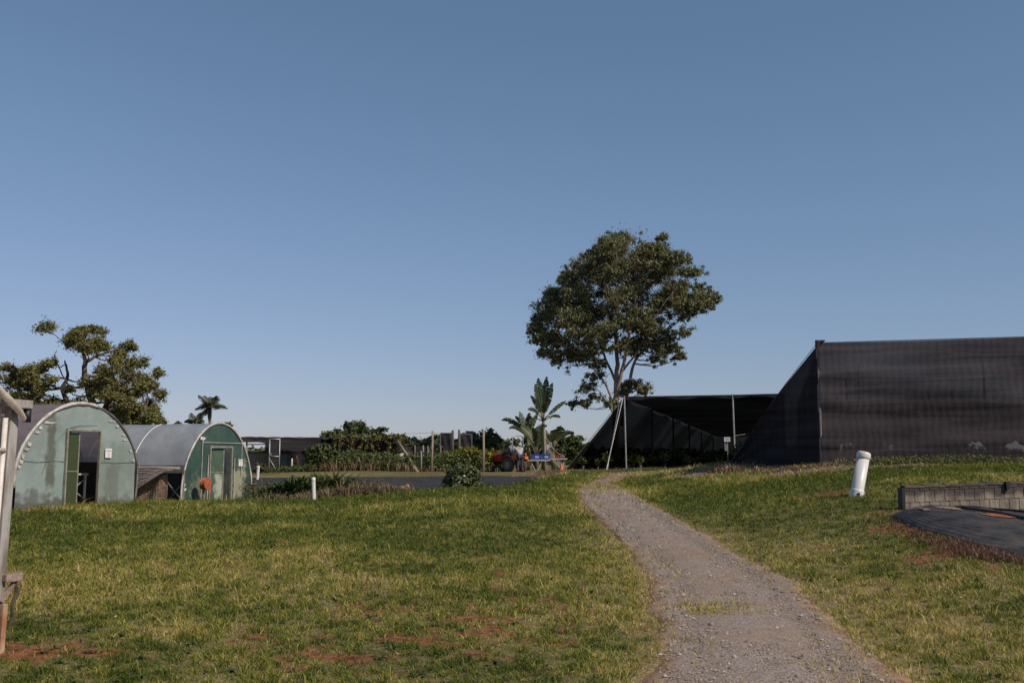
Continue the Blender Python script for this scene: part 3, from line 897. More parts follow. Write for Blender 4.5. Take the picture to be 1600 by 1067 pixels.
# inside of the first tunnel: bench with potted seedlings and a dark floor
bench = thing('potting_bench', 'white steel legged bench just inside the half open tunnel door', 'bench', g1c + DX * 0.1 + DY * 1.1 + Vector((0, 0, 0)), AX)
MB().box((0.45, 0, 0.86), (1.1, 0.7, 0.05)).build('bench_top', M_dirtywhite, bench)
for sx in (-0.03, 0.93):
    for sy in (-0.3, 0.3):
        MB().box((sx, sy, 0.418), (0.045, 0.045, 0.835)).build('leg', M_white, bench)
b = MB(); b.bar((-0.03, -0.33, 0.15), (0.93, -0.33, 0.75), 0.03); b.bar((-0.03, -0.36, 0.72), (0.93, -0.36, 0.12), 0.03); b.build('cross_brace', M_galv, bench)
M_soilfloor = mat('tunnel_floor', (0.05, 0.035, 0.028), 0.95, (0.03, 0.022, 0.02), scale=5)
M_dark_sheet = mat('dark_sheet', (0.03, 0.028, 0.026), 0.8)
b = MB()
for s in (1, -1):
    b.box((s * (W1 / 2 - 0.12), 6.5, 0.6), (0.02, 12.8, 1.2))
b.build('dark_inner_sheet', M_dark_sheet, T1)  # dark sheets along the lower part of both inner sides

# second tunnel: clear plastic roof, dark green end wall, open side
M_face_dark = film_mat('dark_green_film', (0.060, 0.115, 0.092), (0.040, 0.078, 0.064), trans=0.18, transp=0.08, rough=0.32, scale=1.4, bump=0.25, spec=0.6)
stained(M_face_dark, (0.34, 0.33, 0.23), [(1.22, 0.72, 0.46, 0.68, 1.0, 0), (-0.95, 0.42, 0.5, 0.6, 0.4, 0), (-.3, .7, .12, .6, .6, 0)])
stained(M_face_dark, (0.06, 0.085, 0.05), [(0, 0.0, 9, 0.12, 0.6, 0)])
M_clear = film_mat('milky_roof_film', (0.47, 0.48, 0.50), (0.36, 0.375, 0.38), trans=0.35, transp=0.22, rough=0.28, scale=0.8, spec=0.9, bump=0.1)
g2a = P(283, 788, 35.0)
W2 = 4.05
g2c = g2a + DX * (W2 / 2); g2c.z = gz(g2c.x, g2c.y)
D2 = (1.5 - W2 / 2, 2.72 - W2 / 2, 2.02)
T2, prof2 = polytunnel('polytunnel', 'dark green fronted polytunnel with milky plastic roof, stained white beside its door', g2c, W2, 2.9, 14, M_face_dark, M_clear, D2, zcover=(1.28, 0), hk=dict(leg=0.45, bulge=0.02, ex=1.12))
arch_trim(prof2, 'arch_trim', M_dirtywhite, T2, 0.035, frm=0.0, to=0.99)
door_frame(T2, D2, M_framegrey, 0.06)
M_door2 = film_mat('green_door_film', (0.085, 0.135, 0.085), (0.06, 0.10, 0.07), trans=0.1, transp=0.0, rough=0.4, scale=2)
stained(M_door2, (0.42, 0.43, 0.36), [(0.12, 0.62, 0.3, 0.5, 0.85, 0)])
dl = MB().box((D2[0] + 0.42, 0.07, 1.0), (0.82, 0.02, 1.98)).build('door_leaf', M_door2, T2)
b = MB(); b.box((D2[0] + 0.85, 0.06, 1.0), (0.05, 0.05, 1.98)); b.box((D2[0] + 0.42, 0.05, 1.12), (0.8, 0.02, 0.03)); b.build('door_rail', M_framegrey, dl)
b = MB(); b.box((D2[0] - 0.14, -0.035, 0.95), (0.035, 0.03, 1.6)); b.box((D2[1] + 0.2, -0.035, 0.9), (0.025, 0.03, 1.5)); b.box((-1.0, -0.02, 1.3), (0.02, 0.02, 2.1)); b.box((1.35, -0.02, 1.6), (0.02, 0.02, 1.2)); b.box((0.2, -0.02, 2.2), (2.4, 0.02, 0.02))
b.build('batten', M_dirtywhite, T2)
house_sign(T2, 3.3 - W2 / 2, 1.47, 'HOUSE', '1')
tatter(T2, prof2, [(0.12, .1, .1), (0.15, .2, .12), (0.17, .1, .2), (.36, .3, .14)], M_white)
for y_, f0, f1 in ((2.3, .10, .47), (4.4, .25, .5), (6.6, .2, .5)):
    q_ = prof2[int(len(prof2) * f0):int(len(prof2) * f1)]
    MB().tube([(p[0] * 1.03 - .01, y_ + .05 * k / len(q_), p[1] + .045) for k, p in enumerate(q_) if p[1] > 1.3], 0.018, 6).build('pale_hoop_line', M_white, T2, smooth=True)  # added white tubes stand in for the pale hoop lines and their reflection
# rolled and gathered side curtain of the second tunnel
xs_ = -W2 / 2 - 0.05
M_cur = mat('dusty_curtain', (0.38, 0.32, 0.28), 0.8, (0.24, 0.19, 0.17), scale=3, stretch=(1, 1, 6), bump=0.4, trans=0.15)
cur = MB()
cur.tube([(xs_ - 0.05, 0.05 + 14 * k / 14, 1.27 + 0.02 * math.sin(k * 1.7)) for k in range(15)], [0.055 + 0.012 * (k % 3) for k in range(15)], 8)
for j in range(10):
    u = j / 9
    y_end = 2.9 + 0.1 * math.sin(j * 2.1)
    z_end = 1.16 - u * 1.15
    cur.tube([(xs_ - 0.06 - 0.10 * math.sin(k / 8 * math.pi) * (0.4 + u), 0.25 + 0.35 * u + (y_end - 0.25 - 0.35 * u) * k / 8,
               1.24 - (1.24 - z_end) * (k / 8) ** (0.9 + .25 * u) - 0.03 * math.sin(k / 8 * 3.1) * j * .5) for k in range(9)], [0.03 + 0.012 * ((j + k) % 2) + 0.022 * k / 8 for k in range(9)], 7)
cur.build('side_curtain', M_cur, T2, smooth=True)
MB().grid(lambda u, v: (xs_ + 0.03 + 0.05 * math.sin(u * 20 + v * 3), 0.62 + u * 2.6, 0.03 + v * (1.05 - 0.8 * u)), 24, 8).build(
    'torn_liner', mat('leaf_litter_cloth', (0.40, 0.27, 0.19), 0.9, (0.13, 0.09, 0.065), scale=14, detail=8, bump=0.8), T2)
b = MB()
b.bar((xs_ + 0.2, 0.1, 0.15), (xs_ + 0.2, 0.75, .8), 0.025); b.bar((xs_ + 0.25, 0.75, 0.15), (xs_ + 0.25, 0.1, .8), 0.025); b.build('side_brace', M_galv, T2)
b = MB(); b.box((xs_ + 1.4, 5, 0.55), (0.03, 9.6, 1.1)); b.build('dark_inner_sheet', M_dark_sheet, T2)  # dark sheet standing inside, behind the open side
MB().bbox((xs_ + 0.1, -0.02, 0.6), (0.06, 0.08, 1.25), 0.01).build('door_post', M_wood, T2)

# hose reel on its stake, beside the door
hr = thing('hose_reel', 'round orange hose reel on a short stake by the green tunnel door', 'hose reel', g2c + DX * (-1.38) - DY * 0.42, AX)
hr.location.z = gz(hr.location.x, hr.location.y)
M_orange = mat('orange_hose', (0.42, 0.12, 0.04), 0.55, (0.25, 0.07, 0.03), scale=9)
MB().box((0, 0, 0.36), (0.07, 0.05, 0.72)).build('stake', M_wood, hr)
b = MB()
for k in range(5):
    r = 0.17 - 0.012 * (k % 2); yy = -0.16 + k * 0.035
    b.tube([(r * math.cos(a * math.pi / 14), yy, 0.70 + r * 1.15 * math.sin(a * math.pi / 14)) for a in range(29)], 0.018, 6, False)
b.build('hose', M_orange, hr, smooth=True)
b = MB(); b.lathe([(0.0, -0.16), (0.05, -0.19), (0.08, -.17), (0.19, -0.175), (0.21, -0.18), (0.20, -0.165), (0.13, -0.16), (0.12, 0.02), (0.2, 0.03), (0.2, 0.045), (0, 0.045)], (0, 0, 0.70), 24, 'Y')
b.build('drum', mat('orange_drum', (0.38, 0.11, 0.05), 0.5), hr, smooth=True)
MB().tube([(0.1, -0.2, 0.58), (0.14, -0.2, 0.45), (0.05, -0.2, 0.2), (0.1, -0.25, 0.03), (0.3, -0.35, 0.02)], 0.015, 6).build('loose_hose', M_orange, hr, smooth=True)

# near greenhouse at the left edge of the frame: only its right end shows
M_poly = mat('grimy_clear_sheet', (0.46, 0.44, 0.42), 0.4, (0.30, 0.28, 0.25), scale=2.2, stretch=(1, 1, 0.4), trans=0.3, transp=0.18, spec=0.5, bump=0.2)
stained(M_poly, (0.30, 0.24, 0.15), [(-0.25, 0.6, 0.4, 1.0, 0.5, 0)])
M_frame = mat('white_frame_tube', (0.62, 0.57, 0.53), 0.5, (0.42, 0.34, 0.28), scale=6, lo=.3, hi=.55)
nc = P(-7, 1013, 8.85); nc.z = gz(nc.x, nc.y)
NG = thing('greenhouse', 'grimy clear sheeted greenhouse with white tube frame cut off by the left frame edge', 'greenhouse', nc, AX)
NG.rotation_euler = (R(1.6), 0, AX)
WN, HN = 5.0, 2.12
def nz_roof(x):      # local x from 0 (right corner) to -WN
    u = -x / WN
    return HN - 0.10 + 0.85 * math.sin(math.pi * min(max(u, 0), 1)) ** 0.75
MB().grid(lambda u, v: (-0.14 - u * (WN - 0.2), 0.012 * math.sin(u * 40) + 0.01 * math.sin(v * 9 + u * 5), 0.12 + v * (nz_roof(-0.14 - u * (WN - 0.2)) - 0.14)), 60, 16).build('end_wall', M_poly, NG, smooth=True)
MB().grid(lambda u, v: (-u * WN, -0.10 + v * 6, nz_roof(-u * WN) + 0.03 + 0.01 * math.sin(v * 30)), 60, 20).build('roof_film', mat('roof_film', (0.50, 0.44, 0.39), 0.5, (0.36, 0.31, 0.27), scale=4, trans=0.3), NG, smooth=True)
MB().grid(lambda u, v: (-u * 0.9, -0.11 - 0.03 * math.sin(v * 3.14), nz_roof(-u * 0.9) + 0.04 - v * (0.075 + 0.02 * math.sin(u * 9))), 30, 6).build('roof_edge', mat('folded_roof_edge', (0.44, 0.38, 0.32), 0.7, (0.30, 0.25, 0.20), scale=6, bump=.3), NG, smooth=True)
b = MB(); b.tube([(-0.12, -0.03, 0.1), (-0.12, -0.03, HN - 0.1)], 0.022, 8); b.tube([(-0.42, -0.03, 0.1), (-0.42, -0.03, HN + 0.1)], 0.022, 8)
b.tube([(-0.12, -0.05, 1.74), (-WN + .1, -0.05, 1.80)], 0.022, 8); b.tube([(-0.12, -0.05, 0.8), (-WN + .1, -0.05, 0.8)], 0.02, 8)
for k in range(1, 4): b.tube([(-0.42 - k * 1.15, -0.03, 0.1), (-0.42 - k * 1.15, -0.03, nz_roof(-0.42 - k * 1.15) - .05)], 0.022, 8)
b.build('frame_tube', M_frame, NG, smooth=True)
M_cornerpost = mat('grey_corner_post', (0.33, 0.31, 0.29), 0.6, (0.15, 0.125, 0.10), scale=9, stretch=(1, 1, .2), lo=.36, hi=.56, bump=.2)
MB().bbox((-0.03, 0.0, (HN + 0.0) / 2 + 0.02), (0.09, 0.08, HN - 0.03), 0.01).build('corner_post', M_cornerpost, NG)
MB().grid(lambda u, v: (0.02 + 0.01 * math.sin(u * 50), 0.06 + u * 6, 0.12 + v * (HN - 0.2)), 60, 6).build('side_wall', M_poly, NG, smooth=True)
b = MB(); b.box((-0.02, -0.04, HN + 0.03), (0.24, 0.12, 0.07)); b.box((0.05, 3.0, HN + 0.03), (0.14, 6.0, 0.07)); b.build('gutter', M_cornerpost, NG)
MB().lathe([(0.0, 0), (0.035, 0), (0.035, .12), (0, .12)], (0.09, -0.05, HN - 0.13), 10).build('gutter_outlet', M_black, NG, smooth=True)
b = MB(); b.bbox((0.06, -0.05, 0.64), (0.18, 0.09, 0.07), 0.01); b.bar((-0.03, -0.05, 0.44), (0.10, -0.05, 0.60), 0.03); b.build('bracket', mat('old_bracket', (0.34, 0.25, 0.21), 0.8, (0.14, 0.09, 0.08), scale=12), NG)
MB().tube([(0.1, -0.06, 0.60), (0.13, -0.06, 0.5), (0.07, -0.07, 0.40), (0.10, -0.06, 0.30), (0.06, -0.06, 0.2)], [0.012, .025, .012, .02, .008], 6).build('dried_vine', mat('dried_vine', (0.08, 0.06, 0.04), .9), NG)
MB().bbox((0.0, -0.06, 0.17), (0.05, 0.035, 0.5), 0.006).build('stake', mat('orange_stained_stake', (0.44, 0.30, 0.21), .8, (.28, .13, .07), scale=5), NG)
for t_, W_, L_ in ((T1, W1, 13), (T2, W2, 14), (NG, 5, 6)):
    m_ = t_.matrix_basis if False else Matrix.Translation(t_.location) @ Matrix.Rotation(AX, 4, 'Z')
    x0_, x1_ = (-5, 0.1) if t_ is NG else (-W_ / 2, W_ / 2)
    EXCL.append([(q.x, q.y) for q in (m_ @ Vector((x0_, 0.02, 0)), m_ @ Vector((x1_, 0.02, 0)), m_ @ Vector((x1_, L_, 0)), m_ @ Vector((x0_, L_, 0)))])

# ================================================================ SHADE HOUSES (right)
def cloth_mat(name, col, col2, transp, trans=0.15, bands=True, bstr=0.5):
    m, t, b, out = nodes(name)
    N, L = t.nodes, t.links
    tc = N.new('ShaderNodeTexCoord'); mp = N.new('ShaderNodeMapping'); L.new(tc.outputs['Object'], mp.inputs['Vector'])
    mp.inputs['Scale'].default_value = (0.10, 0.10, 1.6)
    n1 = N.new('ShaderNodeTexNoise'); n1.inputs['Scale'].default_value = 1.6; n1.inputs['Detail'].default_value = 7; n1.inputs['Distortion'].default_value = 0.6; L.new(mp.outputs[0], n1.inputs['Vector'])
    w = N.new('ShaderNodeTexWave'); w.wave_type = 'BANDS'; w.bands_direction = 'X'; w.inputs['Scale'].default_value = 1.25; w.inputs['Distortion'].default_value = 5.5; w.inputs['Detail'].default_value = 3; w.inputs['Detail Scale'].default_value = 1.2
    L.new(tc.outputs['Object'], w.inputs['Vector'])
    ad = N.new('ShaderNodeMath'); ad.operation = 'MULTIPLY_ADD'; ad.inputs[1].default_value = 0.075; L.new(w.outputs['Fac'], ad.inputs[0]); L.new(n1.outputs['Fac'], ad.inputs[2])
    cr = N.new('ShaderNodeValToRGB'); cr.color_ramp.elements[0].position = 0.36; cr.color_ramp.elements[0].color = (*col2, 1); cr.color_ramp.elements[1].position = 0.72; cr.color_ramp.elements[1].color = (*col, 1)
    L.new(ad.outputs[0], cr.inputs['Fac']); L.new(cr.outputs[0], b.inputs['Base Color'])
    b.inputs['Roughness'].default_value = 0.9; b.inputs['Specular IOR Level'].default_value = 0.2
    tr = N.new('ShaderNodeBsdfTranslucent'); L.new(cr.outputs[0], tr.inputs['Color'])
    mx = N.new('ShaderNodeMixShader'); mx.inputs[0].default_value = trans; L.new(b.outputs[0], mx.inputs[1]); L.new(tr.outputs[0], mx.inputs[2])
    tp = N.new('ShaderNodeBsdfTransparent'); m2 = N.new('ShaderNodeMixShader')
    tm = N.new('ShaderNodeMapRange'); tm.inputs[1].default_value = .38; tm.inputs[2].default_value = .66; tm.inputs[3].default_value = transp * .45; tm.inputs[4].default_value = transp * 1.5
    n9 = N.new('ShaderNodeTexNoise'); n9.inputs['Scale'].default_value = .16; n9.inputs['Detail'].default_value = 5; L.new(tc.outputs['Object'], n9.inputs['Vector']); L.new(n9.outputs['Fac'], tm.inputs[0]); L.new(tm.outputs[0], m2.inputs[0])
    L.new(mx.outputs[0], m2.inputs[1]); L.new(tp.outputs[0], m2.inputs[2]); L.new(m2.outputs[0], out.inputs['Surface'])
    return m
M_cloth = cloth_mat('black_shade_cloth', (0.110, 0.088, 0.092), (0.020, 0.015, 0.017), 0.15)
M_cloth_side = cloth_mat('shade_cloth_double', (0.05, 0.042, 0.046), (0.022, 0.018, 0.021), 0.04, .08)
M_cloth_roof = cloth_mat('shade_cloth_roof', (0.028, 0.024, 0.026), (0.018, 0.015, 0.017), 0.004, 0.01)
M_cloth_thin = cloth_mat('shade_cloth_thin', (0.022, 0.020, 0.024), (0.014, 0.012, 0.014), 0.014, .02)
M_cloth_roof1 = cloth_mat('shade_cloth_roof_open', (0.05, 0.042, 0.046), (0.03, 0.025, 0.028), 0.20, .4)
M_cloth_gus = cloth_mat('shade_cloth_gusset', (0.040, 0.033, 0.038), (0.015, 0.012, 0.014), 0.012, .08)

c1 = P(1284, 726, 36); c1.z = gz(c1.x, c1.y)
SH1 = thing('shade_house', 'large black shade cloth house filling the right edge of the frame', 'shade house', c1, R(-14.8), 'black shade houses')
H1 = P(1276, 535, 36).z - c1.z
WD, DP = 24.0, 38.0
def frontf(u, v):
    x = u * WD; z = 0.03 + v * (H1 - 0.03)
    sag = 0.04 * math.sin(x * 0.9) * math.sin(v * math.pi) + (float(fbm(x * 0.7, z * 1.3, 5)) - 0.5) * 0.22 * math.sin(v * math.pi)
    gzv = gz(c1.x + x * math.cos(R(14.8)), c1.y - x * math.sin(R(14.8))) - c1.z
    return (x, sag, z + (1 - v) * gzv * 1.0)
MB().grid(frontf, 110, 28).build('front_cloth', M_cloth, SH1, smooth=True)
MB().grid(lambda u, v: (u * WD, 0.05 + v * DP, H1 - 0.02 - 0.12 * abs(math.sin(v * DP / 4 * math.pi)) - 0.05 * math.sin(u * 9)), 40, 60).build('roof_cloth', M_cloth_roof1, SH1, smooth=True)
# gusset running from the front corner out to a ground anchor
an = P(1139, 726, 40.5); an.z = gz(an.x, an.y)
iv = Matrix.Rotation(R(14.8), 3, 'Z')
la = iv @ (an - c1)
def gus(u, v):
    x = la.x * u; y = la.y * u; zt = (H1 - 0.1) * (1 - u) + la.z * u; zb = -0.02 + la.z * u
    w_ = 0.10 * math.sin(u * math.pi) * math.sin(v * 3.14) + 0.03 * math.sin(v * 14 + u * 6)
    return (x - 0.02 + w_ * 0.6, y + w_, zb + (zt - zb) * v + 0.12 * math.sin(u * math.pi) * v)
MB().grid(gus, 40, 24).build('side_cloth', M_cloth_gus, SH1, smooth=True)
MB().tube([(la.x * k / 6, la.y * k / 6, (H1 - 0.02) * (1 - k / 6) + la.z * k / 6 + 0.12 * math.sin(k / 6 * math.pi)) for k in range(7)], 0.012, 6).build('guy_wire', M_dgalv, SH1)
MB().tube([(0, 0.06, 0), (0, 0.06, H1 + 0.05)], 0.06, 10).build('post', M_dgalv, SH1)
MB().grid(lambda u, v: (-0.05 - 0.03 + 0.35 * u, -0.03 - 0.02 * math.sin(u * 9), H1 + 0.08 - v * (0.05 + 0.28 * (1 - u))), 10, 6).build('corner_fold', M_cloth_side, SH1, smooth=True)
for k in range(9): MB().box((k * 1.4 + 0.4 + random.uniform(-.2, .2), -0.05, 0.05 + gz(c1.x + k * 1.4, c1.y - k * .36) - c1.z), (0.7 + random.random() * .5, 0.10, 0.04)).build('bottom_batten', M_dgalv, SH1)
ip = []
for y_ in (8, 16, 24, 32):
    for x_ in (2, 7, 12, 17, 22):
        ip.append(MB().tube([(x_, y_, 0), (x_, y_, H1 - 0.1)], 0.045, 6).build('post', M_dgalv, SH1))
for x_ in (-1.2, -0.7): MB().tube([(x_ + 2.2, 3.5, 0), (x_ + 2.2, 3.5, 2.4)], 0.03, 6).build('post', M_post, SH1)
# back wall hung from the roof, open below
def backz(x):
    for a_, b_ in ((2.6, 4.1), (5.1, 6.7), (11.0, 12.7), (13.5, 15.2)):
        if a_ < x < b_: return 1.5 * math.sin(math.pi * (x - a_) / (b_ - a_)) ** .35 + .08 * math.sin(x * 11)
    return 0.0
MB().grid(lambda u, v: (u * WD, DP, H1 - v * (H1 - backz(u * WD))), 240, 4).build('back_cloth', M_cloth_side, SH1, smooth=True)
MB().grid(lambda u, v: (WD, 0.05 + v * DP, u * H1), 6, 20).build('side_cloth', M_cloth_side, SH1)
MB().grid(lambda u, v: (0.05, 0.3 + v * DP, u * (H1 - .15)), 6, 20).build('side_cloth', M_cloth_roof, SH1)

# second shade house, open fronted
c2 = P(977, 733, 60); c2.z = gz(c2.x, c2.y)
SH2 = thing('shade_house', 'open fronted black shade cloth house behind the top of the gravel track', 'shade house', c2, R(-14.8), 'black shade houses')
H2 = P(980, 620, 60).z - c2.z
W2h, D2h = 9.3, 92.0
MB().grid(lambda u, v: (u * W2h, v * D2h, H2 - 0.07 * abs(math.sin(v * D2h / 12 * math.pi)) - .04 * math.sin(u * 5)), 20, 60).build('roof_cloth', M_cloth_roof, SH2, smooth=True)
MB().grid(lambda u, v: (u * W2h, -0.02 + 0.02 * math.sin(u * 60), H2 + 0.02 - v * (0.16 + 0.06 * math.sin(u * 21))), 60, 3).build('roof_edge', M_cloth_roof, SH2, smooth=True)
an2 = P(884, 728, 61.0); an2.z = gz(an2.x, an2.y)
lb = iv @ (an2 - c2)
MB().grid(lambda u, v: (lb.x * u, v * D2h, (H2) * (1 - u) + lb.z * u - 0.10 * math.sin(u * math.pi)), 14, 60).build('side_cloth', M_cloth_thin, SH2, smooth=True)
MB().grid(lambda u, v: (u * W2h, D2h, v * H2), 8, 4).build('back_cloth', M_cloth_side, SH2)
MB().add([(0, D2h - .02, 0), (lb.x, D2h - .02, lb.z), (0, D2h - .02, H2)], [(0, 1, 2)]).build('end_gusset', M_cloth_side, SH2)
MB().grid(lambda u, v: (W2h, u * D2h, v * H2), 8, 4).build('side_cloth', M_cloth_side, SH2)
MB().tube([(lb.x * k / 6, lb.y * 0 , (H2 + .03) * (1 - k / 6) + lb.z * k / 6 ) for k in range(7)], 0.02, 6).build('edge_wire', M_dgalv, SH2)
iv4 = iv
for i, (px, pt, Y) in enumerate([(1020, 637, 72), (1053, 650, 85), (1078, 662, 102), (1097, 671, 122), (1115, 680, 145)]):
    w_ = P(px, 722, Y); l = iv4 @ (w_ - c2)
    MB().tube([(l.x, l.y, -0.3), (l.x, l.y, H2 - 0.1)], 0.075, 8).build('post', M_post, SH2)
MB().tube([(0.06, 0, -0.1), (0, 0, H2 + 0.06)], 0.05, 8).build('post', M_galv, SH2)
w_ = P(1147, 722, 58.0); l = iv4 @ (w_ - c2)
MB().tube([(l.x + .05, l.y + .4, -0.1), (l.x, l.y + .4, H2 + 0.05)], 0.055, 8).build('post', M_galv, SH2)
MB().tube([(l.x, l.y + .4, 1.95), (l.x + 2.0, l.y + 3, 2.3)], 0.02, 6).build('brace', M_dgalv, SH2)
for dx_, top in ((-0.55, 0), (-0.45, -0.4)):
    MB().tube([(-0.75 + (dx_ + .5) * .4, -2.3, -0.05), (-0.08 if top == 0 else -0.32, -0.05, H2 - 0.05 + top)], 0.028, 6).build('guy_pole', M_galv, SH2)
b = MB(); b.box((1.2, -.3, 0.05), (1.3, 0.15, 0.05), .1); b.box((4.2, -.35, 0.05), (2.6, 0.1, 0.04)); b.build('ground_batten', M_galv, SH2)
sgn = thing('notice_board', 'small white notice on a pale stake inside the open shade house', 'sign', on_ground(1137, 57.4), R(-10))
MB().bbox((0, 0, 1.55), (0.34, 0.03, 0.26), 0.006).build('board', M_sign, sgn)
MB().box((0.02, 0.03, 0.75), (0.05, 0.05, 1.5)).build('stake', M_post, sgn)
b = MB()
for z_ in (1.62, 1.56, 1.50): b.box((0, -0.017, z_), (0.22, 0.002, 0.018))
b.build('lettering', M_ink, sgn)
MB().grid(lambda u, v: (-0.15 + u * .18, -0.02, 0.9 + v * (0.5 * (1 - .4 * u))), 3, 3).build('hanging_sheet', M_clear, sgn)

# ================================================================ RIGHT FOREGROUND: pipe, block wall, black liner
pb = gp(1336, 776, 12, 40); pb = Vector((P(1336, 722, 21.3).x, 21.3, 0)); pb.z = gz(pb.x, pb.y)
pipe = thing('drain_pipe', 'thick white plastic pipe standing tilted out of the grass', 'pipe', pb)
ln_ = 66 * mpp(21.3) * 1.02
pipe.rotation_euler = (R(-3), R(13.5), 0)
r_ = 10.2 * mpp(21.3)
MB().lathe([(r_ * .93, -0.15), (r_ * .93, 0.0), (r_ * .93, ln_ - 0.10), (r_ * 0.88, ln_ - .1), (r_ * .85, 0.0)], n=32).build('pipe_shaft', M_white, pipe, smooth=True)
MB().lathe([(r_ * .93, ln_ - 0.11), (r_ * 1.03, ln_ - 0.10), (r_ * 1.05, ln_ - 0.09), (r_ * 1.04, ln_ - .01), (r_ * 0.95, ln_ + 0.018), (r_ * .8, ln_ + 0.03), (0.0, ln_ + 0.034)], n=32).build('end_cap', M_white, pipe, smooth=True)
MB().lathe([(r_ * .93, 0.14), (r_ * 1.04, 0.125), (r_ * 1.05, 0.11), (r_ * 1.04, -0.12)], n=32).build('collar', M_white, pipe, smooth=True)
MB().box((-0.01, -r_ * 1.04, 0.035), (0.05, 0.03, 0.06)).build('slot', M_black, pipe)
def thin_pole(px, Y, h, r, lab, tilt=0.0, cap=True, m=None, dz=0, grp='white marker pipes'):
    b0 = on_ground(px, Y)
    t = thing('marker_pipe', lab, 'pipe', b0, 0, grp); t.rotation_euler = (0, tilt, 0)
    MB().lathe([(r, -0.1), (r, h - 0.02)], n=18).build('pipe_shaft', m or M_white, t, smooth=True)
    MB().lathe([(r, h - .12), (r * 1.1, h - 0.11), (r * 1.1, h - 0.01), (r * .9, h + 0.005), (0, h + .008)], n=18).build('end_cap', M_white, t, smooth=True)
    return t
thin_pole(492, 31.3, 0.74, 0.062, 'short white pipe standing at the edge of the grass before the leafy bed', R(-3))
thin_pole(403, 50.4, 0.70, 0.075, 'small capped white pipe at the pond edge near the tank shed', R(2))

# block wall
def block_wall():
    a = gp(1411, 790, 12, 40); a = Vector((P(1411, 722, 18.0).x, 18.0, 0)); b_ = Vector((P(1900, 722, 18.7).x, 18.7, 0))
    top_a = P(1411, 762, 18).z; base = gz(a.x, a.y)
    t = thing('block_wall', 'low grey concrete block retaining wall stained dark along its top', 'wall', (a.x, a.y, base), math.atan2(b_.y - a.y, b_.x - a.x))
    L_ = (b_ - a).length
    hgt = max(top_a - base, 0.3)
    M_blk = mat('concrete_block', (0.27, 0.225, 0.18), 0.92, (0.15, 0.12, 0.095), scale=3.5, bump=0.6, detail=9, stretch=(1.5, 1, .7))
    stained(M_blk, (0.055, 0.042, 0.038), [(1.6, hgt - .02, 9, 0.14, .92, 0)])
    b = MB(); h = 0.205; z = -0.28; row = 0
    while z < hgt - 0.05:
        x = -0.1 * (row % 2)
        hh = min(h, hgt - z)
        while x < L_:
            x0 = max(x, 0); x1 = min(x + 0.19, L_)
            rise = 0.035 * x0
            if x1 - x0 > 0.03:
                if not (row == 0 and False): b.bbox(((x0 + x1) / 2, 0.07 + random.uniform(-.003, .003), z + hh / 2 + rise), (x1 - x0 - 0.009, 0.14, hh - 0.009), 0.006)
            x += 0.19
        z += h; row += 1
    b.build('blocks', M_blk, t)
    c = MB(); c.box((L_ / 2, 0.075, (hgt - 0.28) / 2 + 0.035 * L_ / 2 - .02), (L_ - .02, 0.12, hgt + 0.2), Matrix.Rotation(-math.atan(0.035), 3, 'Y')); c.build('mortar', mat('mortar', (0.17, 0.14, 0.115), .95), t)
    c = MB(); x = 0
    while x < L_:
        w = 0.39
        c.bbox((x + w / 2, 0.072, hgt + 0.018 + 0.035 * x), (w - 0.006, 0.17, 0.045), 0.008); x += w
    stn = mat('stained_capping', (0.12, 0.095, 0.08), 0.95, (0.045, 0.036, 0.032), scale=6, bump=.6)
    c.build('capping', stn, t)
    MB().box((-0.025, 0.07, hgt / 2 - .05), (0.05, 0.17, hgt + .1)).build('dark_end_face', M_black, t)  # black box laid over the left end face of the wall
    MB().box((1.95, -0.02, hgt + 0.04), (0.07, 0.09, 0.14)).build('clamp', M_black, t)
    EXCL.append([(a.x, a.y - .05), (b_.x, b_.y - .05), (b_.x, b_.y + .3), (a.x, a.y + .25)])
    return t, a, b_, base, hgt
BW, wa, wb_, wbase, whgt = block_wall()

# black weed liner humped over the bank in front of the wall
lowe = [on_ground(1388, 17.3), on_ground(1415, 16.3), on_ground(1440, 15.6), on_ground(1475, 14.9), on_ground(1515, 14.2), on_ground(1560, 13.6), on_ground(1620, 13.1), on_ground(1750, 12.7), on_ground(1950, 12.6)]
uppe = [on_ground(1402, 17.75), on_ground(1440, 17.8), on_ground(1480, 17.85), on_ground(1520, 17.9), on_ground(1560, 17.95), on_ground(1610, 18.05), on_ground(1680, 18.2), on_ground(1780, 18.35), on_ground(1880, 18.5)]
lo_f, up_f = resample(lowe, 61), resample(uppe, 61)
BLN = 96
vs = []; 
for i in range(61):
    for j in range(BLN + 1):
        v = j / BLN
        p = lo_f[i] * (1 - v) + up_f[i] * v
        vs.append((p.x, p.y, i / 60, v))
vs = np.array(vs)
hump = np.sin(np.clip(vs[:, 3], 0, 1) * np.pi) ** 0.7 * (0.07 + 0.07 * np.sin(np.clip(vs[:, 2] * 1.6, 0, 1) * np.pi)) * sstep(0, 0.1, vs[:, 2])
wr = (fbm(vs[:, 0] * 3, vs[:, 1] * 2, 66) - .5) * 0.06 + 0.013 * np.sin((vs[:, 3] + .05 * np.sin(vs[:, 2] * 5)) * 6.283 * 22) * sstep(.5, .38, vs[:, 3])
zz = ground(vs[:, 0], vs[:, 1]) + 0.03 + hump + wr - np.where(vs[:, 3] < 0.02, 0.06, 0) - np.where(vs[:, 2] < .01, .06, 0)
F = np.array([(i * (BLN + 1) + j, (i + 1) * (BLN + 1) + j, (i + 1) * (BLN + 1) + j + 1, i * (BLN + 1) + j + 1) for i in range(60) for j in range(BLN)])
BLV = np.stack([vs[:, 0], vs[:, 1], zz], -1)
WL = thing('weed_liner', 'torn black plastic liner humped over the bank below the block wall', 'liner', (0, 0, 0))
